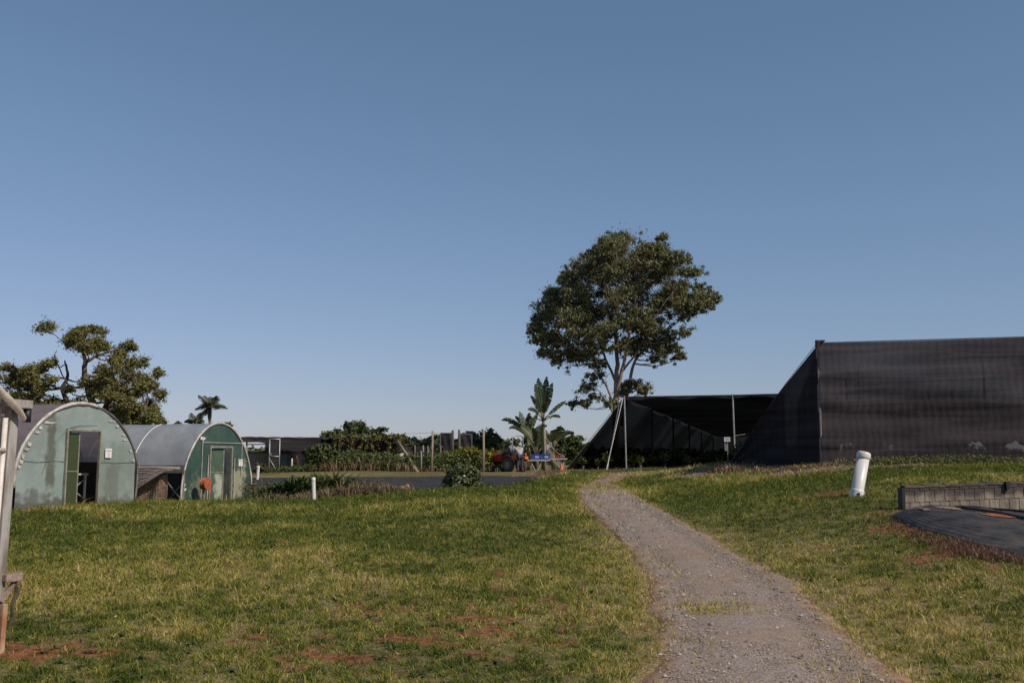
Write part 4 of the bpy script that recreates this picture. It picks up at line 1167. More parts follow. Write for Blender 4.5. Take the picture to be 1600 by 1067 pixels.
M_bl = mat('black_liner', (0.024, 0.023, 0.024), 0.6, (0.07, 0.055, 0.045), scale=2.6, bump=0.5, bscale=12, spec=.35)
np_mesh('plastic_sheet', BLV, F, None, M_bl, WL, smooth=True)
EXCL.append([(p.x, p.y) for p in lo_f] + [(p.x, p.y + 0.1) for p in reversed(up_f)])
def lz(i, v, dz=0.02):
    i = min(max(i, 0), 60); k = int(round(v * BLN)); q = BLV[int(round(i)) * (BLN + 1) + k]
    return Vector((q[0], q[1], q[2] + dz))
# ribbed drain pipes lying on the liner edge
rib = MB()
def ribbed(pts, r, mb):
    f_ = fine(pts, 26); rr = [r * (1 + 0.09 * math.sin(k * 1.9)) for k in range(len(f_))]
    mb.tube(f_, rr, 12)
for off, r in ((0.50, 0.03),):
    ribbed([lz(i, off + .06 * math.sin(i * .09), 0.035) for i in range(6 + int(off * 20), 61, 6)], r, rib)
rib.build('ribbed_drain', mat('ribbed_drain', (0.034, 0.036, 0.042), 0.42, spec=.5), WL, smooth=True)
b = MB()
b.tube([lz(i, 0.97 - 0.55 * (i / 60) ** 1.3, 0.03) for i in range(0, 61, 3)], 0.02, 8)
b.tube([lz(i, 0.93 - 0.35 * (i / 60), 0.03) for i in range(24, 61, 3)], 0.018, 8)
b.build('hose', M_black, WL, smooth=True)
def patch(i, v, di, dv, m, name):
    b = MB(); c_ = lz(i, v, 0.02)
    n = 14; pts = [c_]
    for k in range(n):
        a = k / n * 6.283; q = 0.75 + 0.35 * random.random()
        pts.append(lz(i + di * math.cos(a) * q, min(max(v + dv * math.sin(a) * q, 0), 1), 0.014))
    b.add(pts, [(0, k + 1, (k + 1) % n + 1) for k in range(n)]); return b.build(name, m, WL)
M_redsoil = mat('red_soil', (0.30, 0.085, 0.035), 0.95, (0.2, 0.055, 0.025), scale=12, bump=.5)
M_litter = mat('dry_litter', (0.28, 0.20, 0.14), 0.95, (0.12, 0.08, 0.055), scale=16, bump=.6)
patch(25, 0.55, 4.0, 0.09, M_redsoil, 'torn_hole'); patch(19, 0.70, 2.5, .05, M_redsoil, 'torn_hole'); patch(13, 0.52, 4, .05, M_litter, 'leaf_litter'); patch(31, 0.64, 2, .04, M_redsoil, 'torn_hole')
patch(42, 0.84, 6, .035, M_litter, 'leaf_litter'); patch(9, .38, 2.5, .05, M_litter, 'leaf_litter'); patch(38, .75, 3, .02, M_litter, 'leaf_litter'); patch(22, .48, 2, .015, M_litter, 'leaf_litter'); patch(6, .5, 2, .12, M_litter, 'leaf_litter')
# ================================================================ VEGETATION
def leafset(C, Rd, n, L, W, up=0.3, droop=0.0, shell=0.55, tlo=0.0, thi=1.0, flat=1.0, soft=False):
    """leaf quads around one clump: centre C, radius Rd; returns vertex and tint arrays"""
    d = rng.normal(size=(n, 3)); d /= np.linalg.norm(d, axis=1)[:, None]
    rr = Rd * (shell + (1 - shell) * rng.uniform(0, 1, n)) ** 1.0
    if soft: rr = Rd * np.abs(rng.normal(0, soft, n))
    p = np.array(C)[None] + d * rr[:, None] * np.array([1, 1, flat])
    nrm = d + rng.normal(scale=0.65, size=(n, 3)) + np.array([0, 0, up]); nrm /= np.linalg.norm(nrm, axis=1)[:, None]
    t = rng.normal(size=(n, 3)) + np.array([0, 0, -droop])
    t -= nrm * (t * nrm).sum(1)[:, None]; t /= np.linalg.norm(t, axis=1)[:, None] + 1e-9
    s = np.cross(nrm, t)
    l = L * rng.uniform(0.65, 1.3, n)[:, None]; w = W * rng.uniform(0.7, 1.25, n)[:, None]
    v = np.stack([p - t * l * .5, p + s * w * .5 + t * l * 0.05, p + t * l * .5, p - s * w * .5 + t * l * 0.05], 1)
    tn = rng.uniform(tlo, thi, n)
    return v.reshape(-1, 3), tn
def leaf_object(name, sets, m, parent):
    V = np.concatenate([s[0] for s in sets]); T = np.concatenate([s[1] for s in sets])
    n = len(T)
    F = np.arange(n * 4).reshape(n, 4)
    return np_mesh(name, V, F, T, m, parent)
def bez(a, b, bend, n=6):
    a, b = Vector(a), Vector(b); out = []
    for k in range(n + 1):
        t = k / n; p = a.lerp(b, t) + Vector(bend) * math.sin(t * math.pi)
        out.append(p)
    return out
def wiggle(pts, amp):
    return [p + Vector((random.uniform(-amp, amp), random.uniform(-amp, amp), random.uniform(-amp, amp) * .5)) if 0 < i < len(pts) - 1 else p for i, p in enumerate(pts)]

def clump_tree(name, label, cat, base, clumps, m_leaf, m_bark, trunk, leaf=(0.3, 0.1), per=70, sub=14, group=None, droop=0.3, up=0.35, wood_amp=0.1, flat=0.8, sub_r=0.36, twigs=True, soft=True, sg=.62):
    """clumps: local (x, y, z, r). trunk: list of stems, each a list of (x,y,z,r)"""
    global rng
    sd0 = sum(ord(ch) for ch in label)
    random.seed(sd0); rng = np.random.default_rng(sd0)
    t = thing(name, label, cat, base, 0, group)
    wood = MB()
    joints = []
    for st in trunk:
        ps = [Vector(p[:3]) for p in st]; rs = [p[3] for p in st]
        f_ = fine(ps, 5); rf = np.interp(np.linspace(0, len(ps) - 1, len(f_)), range(len(ps)), rs)
        f_ = wiggle(f_, wood_amp * .3)
        wood.tube(f_, list(rf), 10)
        joints += [(p, r) for p, r in zip(f_, rf)][len(f_) // 4:]
    sets = []
    for (x, y, z, r) in clumps:
        c = Vector((x, y, z))
        # limb from the stem point that is lower and near
        best = min(joints, key=lambda j: (j[0] - c).length + max(0, j[0].z - c.z + r * .3) * 3 + 0.25 * abs(j[0].z - (c.z - 1.6 * r)))
        a = best[0]
        pts = wiggle(bez(a, c - Vector((0, 0, r * 0.25)), (0, 0, -0.08 * (c - a).length), 7), wood_amp)
        r0 = min(best[1] * 0.65, 0.035 * (c - a).length + 0.02)
        wood.tube(pts, [r0 * (1 - 0.75 * k / 7) for k in range(8)], 6)
        tip = pts[-1]
        for k in range(sub):
            d = Vector(rng.normal(size=3)); d.normalize(); d.z = abs(d.z) * 0.9 - 0.22 if random.random() < 0.75 else d.z
            sc = c + Vector((d.x, d.y, d.z * flat)) * r * random.uniform(0.3, 1.0) * (1.45 if r < .9 and sg == .76 else 1)
            if twigs: wood.tube(bez(tip.lerp(a, 0.12 * random.random()), sc, (0, 0, -0.05 * r), 3), [r0 * .22, r0 * .16, r0 * .12, r0 * .06], 4, False)
            q = r * sub_r * random.uniform(0.7, 1.25)
            base_t = random.uniform(0.0, 0.45)
            sets.append(leafset(sc, q, int(per * random.uniform(.7, 1.3)), leaf[0], leaf[1], up, droop, 0.25, base_t, base_t + 0.5, 0.85, soft=soft and sg))
    wood.build('trunk', m_bark, t, smooth=True)
    leaf_object('crown', sets, m_leaf, t)
    return t

L_euc = leaf_mat('eucalypt_leaves', (0.07, 0.075, 0.03), (0.20, 0.195, 0.085), (0.25, 0.21, 0.10), trans=0.22, rough=0.45)
L_tree = leaf_mat('old_tree_leaves', (0.07, 0.075, 0.022), (0.23, 0.205, 0.065), (0.29, 0.21, 0.10), trans=0.25)
L_dark = leaf_mat('dark_foliage', (0.025, 0.038, 0.013), (0.085, 0.105, 0.036), None, trans=0.15)
L_mid = leaf_mat('mid_foliage', (0.03, 0.048, 0.014), (0.12, 0.14, 0.045), (0.19, 0.17, 0.07), trans=0.22)
L_olive = leaf_mat('olive_foliage', (0.05, 0.055, 0.02), (0.15, 0.14, 0.06), (0.24, 0.17, 0.10), trans=0.2)
L_croton = leaf_mat('croton_leaves', (0.05, 0.07, 0.015), (0.32, 0.29, 0.05), (0.52, 0.45, 0.12), trans=0.25)
L_vine = leaf_mat('vine_leaves', (0.035, 0.05, 0.015), (0.15, 0.16, 0.045), (0.24, 0.21, 0.07), trans=0.25)
L_strap = leaf_mat('strap_leaves', (0.03, 0.055, 0.014), (0.12, 0.165, 0.05), (0.34, 0.33, 0.15), trans=0.25)
L_dry = leaf_mat('dry_stems', (0.10, 0.06, 0.035), (0.28, 0.19, 0.11), (0.40, 0.31, 0.20), trans=0.15)
L_palm = leaf_mat('palm_leaves', (0.020, 0.035, 0.012), (0.085, 0.10, 0.04), (0.18, 0.16, 0.08), trans=0.2)
L_bush = leaf_mat('bush_leaves', (0.03, 0.045, 0.018), (0.15, 0.17, 0.08), (0.32, 0.31, 0.18), trans=0.2, rough=.35)
B_euc = mat('eucalypt_bark', (0.36, 0.28, 0.235), 0.8, (0.17, 0.12, 0.10), scale=1.3, stretch=(1, 1, .35), bump=.3)
B_dark = mat('dark_bark', (0.10, 0.075, 0.06), 0.9, (0.05, 0.038, 0.03), scale=3, stretch=(1, 1, .4), bump=.4)
B_palm = mat('palm_trunk', (0.22, 0.19, 0.15), 0.85, (0.13, 0.11, 0.09), scale=4, stretch=(1, 1, 3))

# --- the big eucalypt
YE = 84.0; s_ = mpp(YE)
eb = on_ground(963, YE)
def el(px, py): return ((px - 963) * s_, (HOR - py) * s_ + (EYE - eb.z))
ec = [(985,382,30),(955,395,30),(1018,392,30),(925,412,24),(1045,420,30),(1068,445,28),(1098,465,19),(1108,478,13),(1075,478,22),(1040,470,28),(985,425,34),(1010,445,30),(950,440,34),
      (905,455,28),(880,465,28),(858,482,26),(842,508,17),(868,508,28),(895,500,30),(925,480,32),(960,480,30),(848,530,11),(890,535,26),(918,525,26),(865,555,16),(888,562,16),(915,556,18),(995,495,28),
      (1030,505,20),(1060,500,16),(940,545,18),(1018,540,18),(1042,535,17),(1062,560,9),(1052,550,12),(1000,552,15),(1028,562,10),(930,592,13),(918,610,15),(932,622,10),(897,632,8),(915,632,8),
      (1000,606,15),(985,600,10),(975,616,11),(955,632,9),(1008,614,8),(1015,520,20),(978,512,20),(948,522,20),(1000,470,26),(918,562,16),(938,572,12),(985,540,14),(900,560,14),(1045,520,14),(970,460,28),(1055,455,22),(865,540,16),(1012,400,26),(960,410,26),(1035,555,11),(1112,460,16),(1122,470,9),(1018,384,18),(964,374,20),(942,388,20),(1055,407,22),(1036,392,22),(1074,430,18),(896,434,20),(872,455,20),(906,418,16),(1085,430,16),(838,520,13),(1100,480,12)]
cl = []
random.seed(4)
for k, (a, b_, r) in enumerate(ec):
    x, z = el(a, b_); r *= s_
    env = max(0.0, 1 - ((a - 970) / 165) ** 2) ** .5 * 7.0 * (1 if b_ < 560 else .3)
    cl.append((x, random.uniform(-.35, .35) * env, z, r * 1.02))
    if b_ < 560 and r > 1.0:
        cl.append((x + random.uniform(-.8, .8), random.choice((-1, 1)) * env * random.uniform(.2, .6), z - r * random.uniform(0, .6), r * .7))
        cl.append((x + random.uniform(-.3, .3), random.choice((-1, 1)) * env * random.uniform(.5, .85), z - r * random.uniform(0, .4), r * .85))
EPOLY = [(985,356),(1040,374),(1075,402),(1100,440),(1122,468),(1090,492),(1062,512),(1070,555),(1010,560),(960,552),(880,570),(855,562),(840,535),(830,510),(848,472),(880,440),(902,402),(932,372)]
for k in range(62):
    while True:
        a, b_ = random.uniform(828, 1124), random.uniform(356, 570)
        if pip(EPOLY, np.array([a]), np.array([b_]))[0]: break
    x, z = el(a, b_); env = max(0.0, 1 - ((a - 970) / 165) ** 2) ** .5 * 7.0
    cl.append((x, random.uniform(-.75, .75) * env, z, random.uniform(8, 13) * s_))
def st(l): return [(*((lambda q: (q[0], d, q[1]))(el(a, b_))), r) for a, b_, d, r in l]
tr = [st([(963,745,0,.52),(963,650,0,.44),(965,600,.1,.38),(967,560,.2,.27),(962,500,.4,.18),(958,440,.5,.10),(960,400,.6,.05)]),
      st([(964,615,0,.26),(975,570,-.5,.22),(985,520,-.9,.17),(996,460,-1.2,.10),(1005,405,-1.4,.05)]),
      st([(972,665,.3,.24),(985,605,.4,.24),(997,560,.5,.18),(1030,530,.6,.12),(1065,500,.8,.08),(1098,475,1,.04)]),
      st([(963,640,0,.18),(945,600,-.6,.14),(920,570,-1.0,.09),(895,550,-1.4,.06),(870,540,-1.8,.03)]),
      st([(965,600,0,.2),(950,560,.8,.16),(930,510,1.4,.11),(900,480,2.0,.07),(870,480,2.4,.04)]),
      st([(975,580,0,.16),(1000,545,-.8,.12),(1022,500,-1.6,.09),(1050,460,-2.2,.05)]),
      st([(960,650,0,.11),(946,625,-.4,.09),(932,608,-.8,.05)])]
tr = [[(x, y, z, r * .62) for (x, y, z, r) in q] for q in tr]
clump_tree('eucalyptus_tree', 'tall domed eucalyptus tree rising behind the open black shade house', 'tree', eb, cl, L_euc, B_euc, tr, leaf=(0.23, 0.09), per=44, sub=27, droop=.8, up=.3, wood_amp=.14, flat=.95, sub_r=.33, sg=.76)

# --- sprawling old tree behind the first tunnel
YT = 46.0; s_ = mpp(YT); tb = on_ground(150, YT)
def tl_(px, py): return ((px - 150) * s_, (HOR - py) * s_ + (EYE - tb.z))
tc_ = [(125,512,12),(98,524,15),(115,532,14),(128,540,13),(160,540,13),(172,534,10),(150,548,14),(180,548,11),(190,562,14),(205,572,13),(175,572,16),(192,585,16),(215,592,14),(232,605,11),
       (160,595,17),(140,610,15),(185,610,18),(210,618,13),(225,632,8),(160,630,18),(190,640,15),(215,650,13),(240,650,11),(200,660,14),(255,658,8),(170,655,16),
       (20,575,16),(38,585,14),(50,563,11),(8,590,16),(28,605,16),(55,600,13),(70,588,11),(-15,590,18),(-30,610,22),(10,618,14),(85,612,13),(72,628,13),(100,600,10),(105,632,15),(95,575,7),(130,585,9),(45,625,11),(165,612,16),(190,625,16),(205,600,13),(222,612,12),(150,640,15),(230,640,12),(180,650,15),(243,655,9),(110,520,12),(145,525,9),(75,640,14),(30,640,16),(0,640,18),(205,645,15),(175,590,14)]
cl = []
random.seed(6)
for a, b_, r in tc_:
    x, z = tl_(a, b_); cl.append((x, random.uniform(-2.2, 2.2), z, r * s_ * 1.15)); cl.append((x + random.uniform(-.4, .4), random.uniform(-2.5, 2.5), z - random.uniform(0, .35), r * s_ * .9))
def st2(l): return [(*((lambda q: (q[0], d, q[1]))(tl_(a, b_))), r) for a, b_, d, r in l]
tr = [st2([(150,775,0,.30),(148,700,0,.26),(145,660,.1,.22),(130,610,.2,.15),(120,580,.3,.12),(122,562,.2,.10),(118,545,.1,.06),(125,520,0,.03)]),
      st2([(147,680,0,.2),(165,640,-.4,.14),(190,610,-.7,.09),(215,595,-.9,.05)]),
      st2([(146,690,0,.2),(110,650,.4,.15),(80,610,.8,.10),(85,585,.9,.07),(78,560,1,.03)]),
      st2([(146,700,0,.2),(90,655,-.5,.15),(50,610,-.8,.10),(30,585,-1,.06)]),
      st2([(124,565,.2,.08),(140,555,.3,.06),(165,545,.5,.04)]),
      st2([(165,660,0,.15),(200,650,.6,.10),(235,655,1,.05)]),
      st2([(120,605,.2,.07),(95,600,.4,.04),(70,560,.5,.02),(72,545,.5,.01)])]
clump_tree('spreading_tree', 'sprawling crooked tree with olive leaves behind the pale green tunnel', 'tree', tb, cl, L_tree, B_dark, tr, leaf=(0.12, 0.055), per=32, sub=28, droop=.2, up=.45, wood_amp=.10, flat=.95, sub_r=.40, sg=.85)

def auto_tree(px, base_py, top_py, Y, wpx, m_leaf, name, label, cat='tree', group=None, n=12, leaf=(0.3, 0.16), per=40, low=0.25, m_bark=None, sub=9, seed=0):
    """round bushy tree filling the given pixel width and height at distance Y"""
    random.seed(seed + int(px)); s = mpp(Y); b0 = on_ground(px, Y)
    top = (HOR - top_py) * s + EYE - b0.z; W = wpx * s / 2
    cl = []
    zc = top * (low + 1) / 2; hz = top * (1 - low) / 2
    r = min(W, hz) * 0.50
    for k in range(n):
        th = 2.4 * k + random.uniform(-.3, .3); u = (k + .5) / n
        zz = 1 - 1.75 * u; rad = math.sqrt(max(0, 1 - zz * zz)) * .95
        cl.append((math.cos(th) * rad * (W - r * .7), math.sin(th) * rad * (W - r * .7), zc + zz * (hz - r * .75), r * random.uniform(.8, 1.15)))
    cl.append((0, 0, zc, r * 1.3))
    tr_ = [[(0, 0, -0.2, W * .09 + .03), (random.uniform(-.1, .1) * W, 0, zc * .5, W * .07 + .02), (random.uniform(-.15, .15) * W, .1 * W, zc, W * .05 + .015), (0, 0, zc + hz * .5, .02)]]
    return clump_tree(name, label, cat, b0, cl, m_leaf, m_bark or B_dark, tr_, leaf=leaf, per=per, sub=sub, group=group, wood_amp=.04 * W, sub_r=.42, droop=.1, twigs=False)

G_far = 'trees beyond the pond and hedges'
far = [(553,738,651,88,62,L_dark,'broad dark tree standing highest above the vine covered shade frame'),
       (590,738,664,92,40,L_dark,'smaller dark round tree just right of the highest tree above the vines'),
       (612,738,677,96,34,L_dark,'low dark tree rounding off the right side of the group above the vines'),
       (627,738,678,105,46,L_mid,'round green tree behind the top end of the leaning pole'),
       (652,738,684,112,36,L_mid,'low green tree in the gap between the leaning pole and the tall timber post'),
       (678,738,676,104,34,L_mid,'pale loose tree directly behind the tall timber post'),
       (706,738,684,100,30,L_mid,'green tree partly hidden behind the hanging net panel'),
       (731,738,670,94,40,L_dark,'dark round tree behind the dark netted frame left of the red tractor'),
       (762,738,669,92,46,L_dark,'larger dark tree behind the right timber post'),
       (782,738,690,90,24,L_mid,'small drooping tree at the gap of sky beside the tall broad leaved plants'),
       (514,738,668,62,56,L_mid,'bushy green tree crowding the right end of the tank shed'),
       (498,738,690,56,44,L_dark,'dark leafy bush filling the shed corner beside the white upright post'),
       (640,738,681,98,44,L_mid,'broad low green tree filling the treeline right of the leaning pole top'),
       (665,738,683,90,40,L_dark,'dark low tree just left of the tall middle post'),
       (690,738,688,85,44,L_mid,'low green shrub tree beneath the hanging net panel'),
       (718,738,690,84,40,L_dark,'dark low tree between the two netted frames'),
       (745,738,680,96,40,L_mid,'green tree filling the treeline left of the right timber post'),
       (775,738,682,88,34,L_dark,'dark tree filling the treeline above the rightmost croton'),
       (536,738,676,66,36,L_mid,'slender leafy shrub between the shed tree and the vine covered frame'),
       (352,745,657,62,40,L_olive,'yellowish rounded tree top behind the right end of the dark green tunnel'),
       (272,745,657,64,30,L_mid,'low leafy tree top showing above the milky tunnel roof'),
       (895,738,676,72,40,L_mid,'light green shrub tree left of the sloping edge of the open shade house'),
       (872,738,664,70,28,L_dark,'dark bushy tree beside the hanging net behind the crate tables'),
       (920,738,690,80,20,L_mid,'small light shrub tucked against the sloping cloth edge'),
       (800,738,682,70,44,L_dark,'dark dense shrub tree directly behind the red tractor'),
       (835,738,668,72,46,L_dark,'dark dense shrub tree under the tall broad leaved plants')]
for i, (px, bp, tp, Y, w, m, lab) in enumerate(far):
    auto_tree(px, bp, tp, Y, w, m, 'bushy_tree', lab, 'tree', G_far, n=13, leaf=(0.30, 0.17) if Y > 75 else (0.22, 0.12), per=42, low=0.08, seed=i)
random.seed(11)
# far low wooded rise beyond everything
def far_wood():
    xs = rng.uniform(-330, 330, 2600); sets = []
    for x in xs:
        y = 420 + rng.uniform(-25, 25); g = 0.0
        r = rng.uniform(2, 3.6)
        if -40 < x / 1.0 < 6000 or True:
            sets.append(leafset((x, y, g + rng.uniform(0, 4.0) + 2.0 * fbm(x * .02, 1.0, 3)), r, 14, 2.4, 1.8, .4, 0, .6, 0, .8))
    o = leaf_object('distant_woods', sets, L_dark, None)
    stuff(o, 'far off band of dark woods along the horizon', 'woods')
far_wood()

# --- palms
def frond(wood, sets, base, az, elv, L, droop, lw=0.05, nl=26, ll=0.5, tint=(0, 1)):
    pts = []
    for k in range(9):
        t = k / 8
        h = L * (t * math.cos(elv)); z = L * (t * math.sin(elv)) - droop * L * t * t
        pts.append(Vector(base) + Vector((math.cos(az) * h, math.sin(az) * h, z)))
    wood.tube(pts, [0.03 * (1 - .8 * k / 8) + .004 for k in range(9)], 5, False)
    side = Vector((-math.sin(az), math.cos(az), 0))
    vs = []; tn = []
    for k in range(nl):
        t = 0.12 + 0.88 * k / nl
        i = min(int(t * 8), 7); p = pts[i].lerp(pts[i + 1], t * 8 - i); d = (pts[i + 1] - pts[i]).normalized()
        l = ll * math.sin(math.pi * min(t * .9 + .12, 1)) ** .6
        for s in (-1, 1):
            dr = (side * s * .85 + d * .45 + Vector((0, 0, -.35 - .3 * random.random()))).normalized()
            wv = d.cross(dr).cross(dr).normalized() * lw * .5
            e = p + dr * l
            vs += [p - wv, p + wv, e + wv * .3, e - wv * .3]; tn.append(random.uniform(*tint))
    sets.append((np.array([tuple(v) for v in vs]), np.array(tn)))
def palm(px, Y, crown_py, label, frL, n=14, m=None, group='palms behind the tunnels', r=.11, tint=(0, .9)):
    b0 = on_ground(px, Y); t = thing('palm_tree', label, 'palm', b0, 0, group)
    hz = (HOR - crown_py) * mpp(Y) + EYE - b0.z
    MB().tube([(0, 0, -.2), (.05, 0, hz * .4), (0.02, .03, hz * .8), (0, 0, hz)], [r * 1.3, r, r * .9, r * .7], 10).build('trunk', B_palm, t, smooth=True)
    MB().lathe([(r * .7, hz - .9), (r * 1.25, hz - .6), (r, hz - .1), (r * .4, hz + .3)], n=10).build('crownshaft', L_palm, t, smooth=True)
    wood = MB(); sets = []
    for k in range(n):
        e = random.uniform(.05, 1.35); frond(wood, sets, (0, 0, hz), 2.4 * k, e, frL * random.uniform(.8, 1.1), .55 - .25 * (e > 1), lw=.04, ll=frL * .36, tint=tint, nl=34)
    w = wood.build('frond_stalks', B_palm, t)
    leaf_object('crown', sets, m or L_palm, t)
    return t
palm(325, 66, 637, 'slender palm tree with ragged fronds standing above the dark green tunnel', 1.35, 15)
palm(303, 60, 664, 'short dark palm left of the slender palm, behind the tunnel ridge', 1.05, 12, tint=(0, .35))

# --- tall broad leaved plants (traveller palm and bananas)
def paddle(sets, base, az, elv, L, W, bend, tint, stalk=None, stalk_l=0.5, roll=None):
    roll = random.choice((-1, 1)) * random.uniform(.9, 1.5) if roll is None and abs(math.sin(az)) < .6 else (roll or 0)
    """one long banana like leaf with split edges"""
    vs = []; tn = []; n = 14
    pts = []
    for k in range(n + 1):
        t = k / n
        a = elv - bend * t * t
        if k == 0: p = Vector(base)
        else: p = pts[-1] + Vector((math.cos(az) * math.cos(a), math.sin(az) * math.cos(a), math.sin(a))) * (L / n)
        pts.append(p)
    side0 = Vector((-math.sin(az), math.cos(az), 0))
    for k in range(n):
        dd_ = (pts[k + 1] - pts[k]).normalized(); side = side0 * math.cos(roll) + dd_.cross(side0) * math.sin(roll)
        t0, t1 = k / n, (k + 1) / n
        w0 = W * max(0, math.sin(math.pi * (t0 * .97 + .02))) ** .55; w1 = W * max(0, math.sin(math.pi * (t1 * .97 + .02))) ** .55
        for s in (-1, 1):
            dz = Vector((0, 0, -.12 + random.uniform(-.3, .1))); gap = random.uniform(0.0, .25)
            a_ = pts[k]; b_ = pts[k + 1]
            vs += [a_, b_, b_ + (side * s + dz) * w1 * (.5) - (b_ - a_) * gap, a_ + (side * s + dz) * w0 * .5]; tn.append(min(1, max(0, tint + random.uniform(-.12, .12))))
    sets.append((np.array([tuple(v) for v in vs]), np.array(tn)))
    if stalk is not None: stalk.tube(pts[::3], [.02, .016, .012, .008, .006][:len(pts[::3])], 5, False)
def broad_plant(px, Y, h, label, fan, group=None, tintb=.3):
    b0 = on_ground(px, Y); t = thing('broad_leaved_plant', label, 'plant', b0, 0, group)
    st_ = MB(); sets = []
    st_.tube([(0, 0, -.1), (.05, 0, h * .5), (0, 0, h)], [.14, .12, .09], 8)
    for az, el_, L, W, bend, th in fan:
        L *= .88; W *= .72; th *= .7
        st_.tube([(0, 0, h - .1), (math.cos(az) * math.cos(el_) * .5, math.sin(az) * math.cos(el_) * .5, h + math.sin(el_) * .5)], [.05, .03], 6)
        paddle(sets, (math.cos(az) * math.cos(el_) * .5, math.sin(az) * math.cos(el_) * .5, h + math.sin(el_) * .5), az, el_, L, W, bend, th, st_)
    st_.build('stem', mat('plant_stem', (0.16, 0.14, 0.06), .7, (.08, .07, .035)), t, smooth=True)
    leaf_object('leaves', sets, L_palm, t)
G_b = 'broad leaved plants behind the tractor'
broad_plant(849, 66, 3.3, 'tallest broad leaved plant with an upright dark leaf fan above the timber pole', [(.1, 1.5, 2.7, .85, .05, .0), (2.9, 1.48, 2.6, .8, .1, .1), (3.1, 1.38, 2.2, .7, .1, .05), (0, 1.35, 2.3, .7, .1, .1), (.1, .75, 1.7, .42, .25, .5), (3.1, 1.2, 1.5, .5, .4, .5), (1.5, 1.2, 1.8, .6, .3, .2), (-1.5, 1.0, 1.2, .5, .9, .8), (3.3, .9, 1.0, .4, 1.6, 1.3), (.2, .4, .9, .35, 1.4, 1.3), (-1.2, .3, 1.0, .4, 1.4, 1.2), (3.0, .2, .9, .3, 1.2, 1.4)], G_b)
broad_plant(825, 65, 2.0, 'broad leaved plant with pale arching leaves behind the tractor roll bar', [(3.1, 1.35, 1.6, .65, .3, .6), (.1, 1.3, 1.6, .6, .4, .55), (3.1, 1.1, 1.6, .4, 1.7, .8), (3.3, .9, 1.3, .35, 1.7, .5), (2.8, 1.25, 1.5, .5, .8, .4), (0, .9, 1.3, .45, 1.2, .9), (-1.5, 1.2, 1.7, .6, .6, .7), (1.6, .9, 1.7, .5, .6, .3), (2.7, .95, 2.3, .45, 1.3, .6)], G_b)
broad_plant(838, 63, 1.0, 'low yellow green broad leaved plant between the taller two', [(a, random.uniform(.7, 1.4), 1.8, .5, random.uniform(.3, 1.1), random.uniform(.3, 1)) for a in np.linspace(0, 6, 9)], G_b)
broad_plant(864, 64, 1.4, 'broad leaved plant with one leaf arching over the hanging net', [(.1, 1.0, 1.6, .5, 1.7, .4), (0, 1.2, 1.0, .4, 1.2, .3), (3, 1.2, 1.2, .45, .8, .5), (-1.4, 1.0, 1.3, .5, .7, .5)], G_b)

# --- strappy rosettes, crotons, ginger bed
def strap_set(c, n, L, W, spread, tint, up=1.0):
    vs = []; tn = []
    for k in range(n):
        az = random.uniform(0, 6.283); e = random.uniform(*spread); l = L * random.uniform(.7, 1.15); w = W * random.uniform(.8, 1.2)
        p = Vector(c); s = Vector((-math.sin(az), math.cos(az), 0)); tt = min(1, max(0, random.gauss(tint, .2)))
        prev = p; pw = w * .25
        for j, (f, a, ww) in enumerate(((.4, e, 1.0), (.35, e - .35, .8), (.25, e - .9, .1))):
            q = prev + Vector((math.cos(az) * math.cos(a), math.sin(az) * math.cos(a), math.sin(a))) * l * f
            vs += [prev - s * pw, prev + s * pw, q + s * w * .5 * ww, q - s * w * .5 * ww]; tn.append(tt)
            prev = q; pw = w * .5 * ww
    return (np.array([tuple(v) for v in vs]), np.array(tn))
def strap_plant(px, Y, name, label, m, group, n=26, L=.8, W=.08, h=0.0, spread=(.5, 1.5), tint=.4, stems=1, rad=.2, cat='plant', dz=0):
    b0 = on_ground(px, Y, dz); t = thing(name, label, cat, b0, 0, group)
    sets = []; st_ = MB()
    for k in range(stems):
        a = 2.4 * k; x, y = rad * math.sqrt(k / max(stems, 1)) * math.cos(a), rad * math.sqrt(k / max(stems, 1)) * math.sin(a)
        hh = h * random.uniform(.5, 1.15)
        if hh > .05: st_.tube([(x, y, -0.05), (x, y, hh)], .02, 5)
        for f in ((1,) if hh < .4 else (.55, 1)):
            sets.append(strap_set((x, y, hh * f), n // max(1, stems // 2 + 1) + 4, L, W, spread, tint))
    if st_.v: st_.build('stem', B_dark, t)
    leaf_object('leaves', sets, m, t)
    return t
G_c = 'yellow green croton shrubs'
crot = [(700, 59, 0.9, 'leftmost croton shrub with reddish tips near the tall timber post'), (716, 58, 1.05, 'croton shrub second from the left, above the round pond bush'), (731, 58.5, 1.3, 'tallest yellow croton shrub behind the round pond bush'),
        (746, 58, 1.15, 'croton shrub just left of the right timber post'), (762, 58.5, 1.1, 'croton shrub just right of the right timber post'), (775, 59, 0.95, 'rightmost croton shrub touching the red tractor bonnet')]
for px, Y, h, lab in crot:
    strap_plant(px, Y, 'croton_shrub', lab, L_croton, G_c, n=60, L=.55, W=.12, h=h * .8, spread=(.1, 1.4), tint=.55, stems=14, rad=.55, cat='shrub')
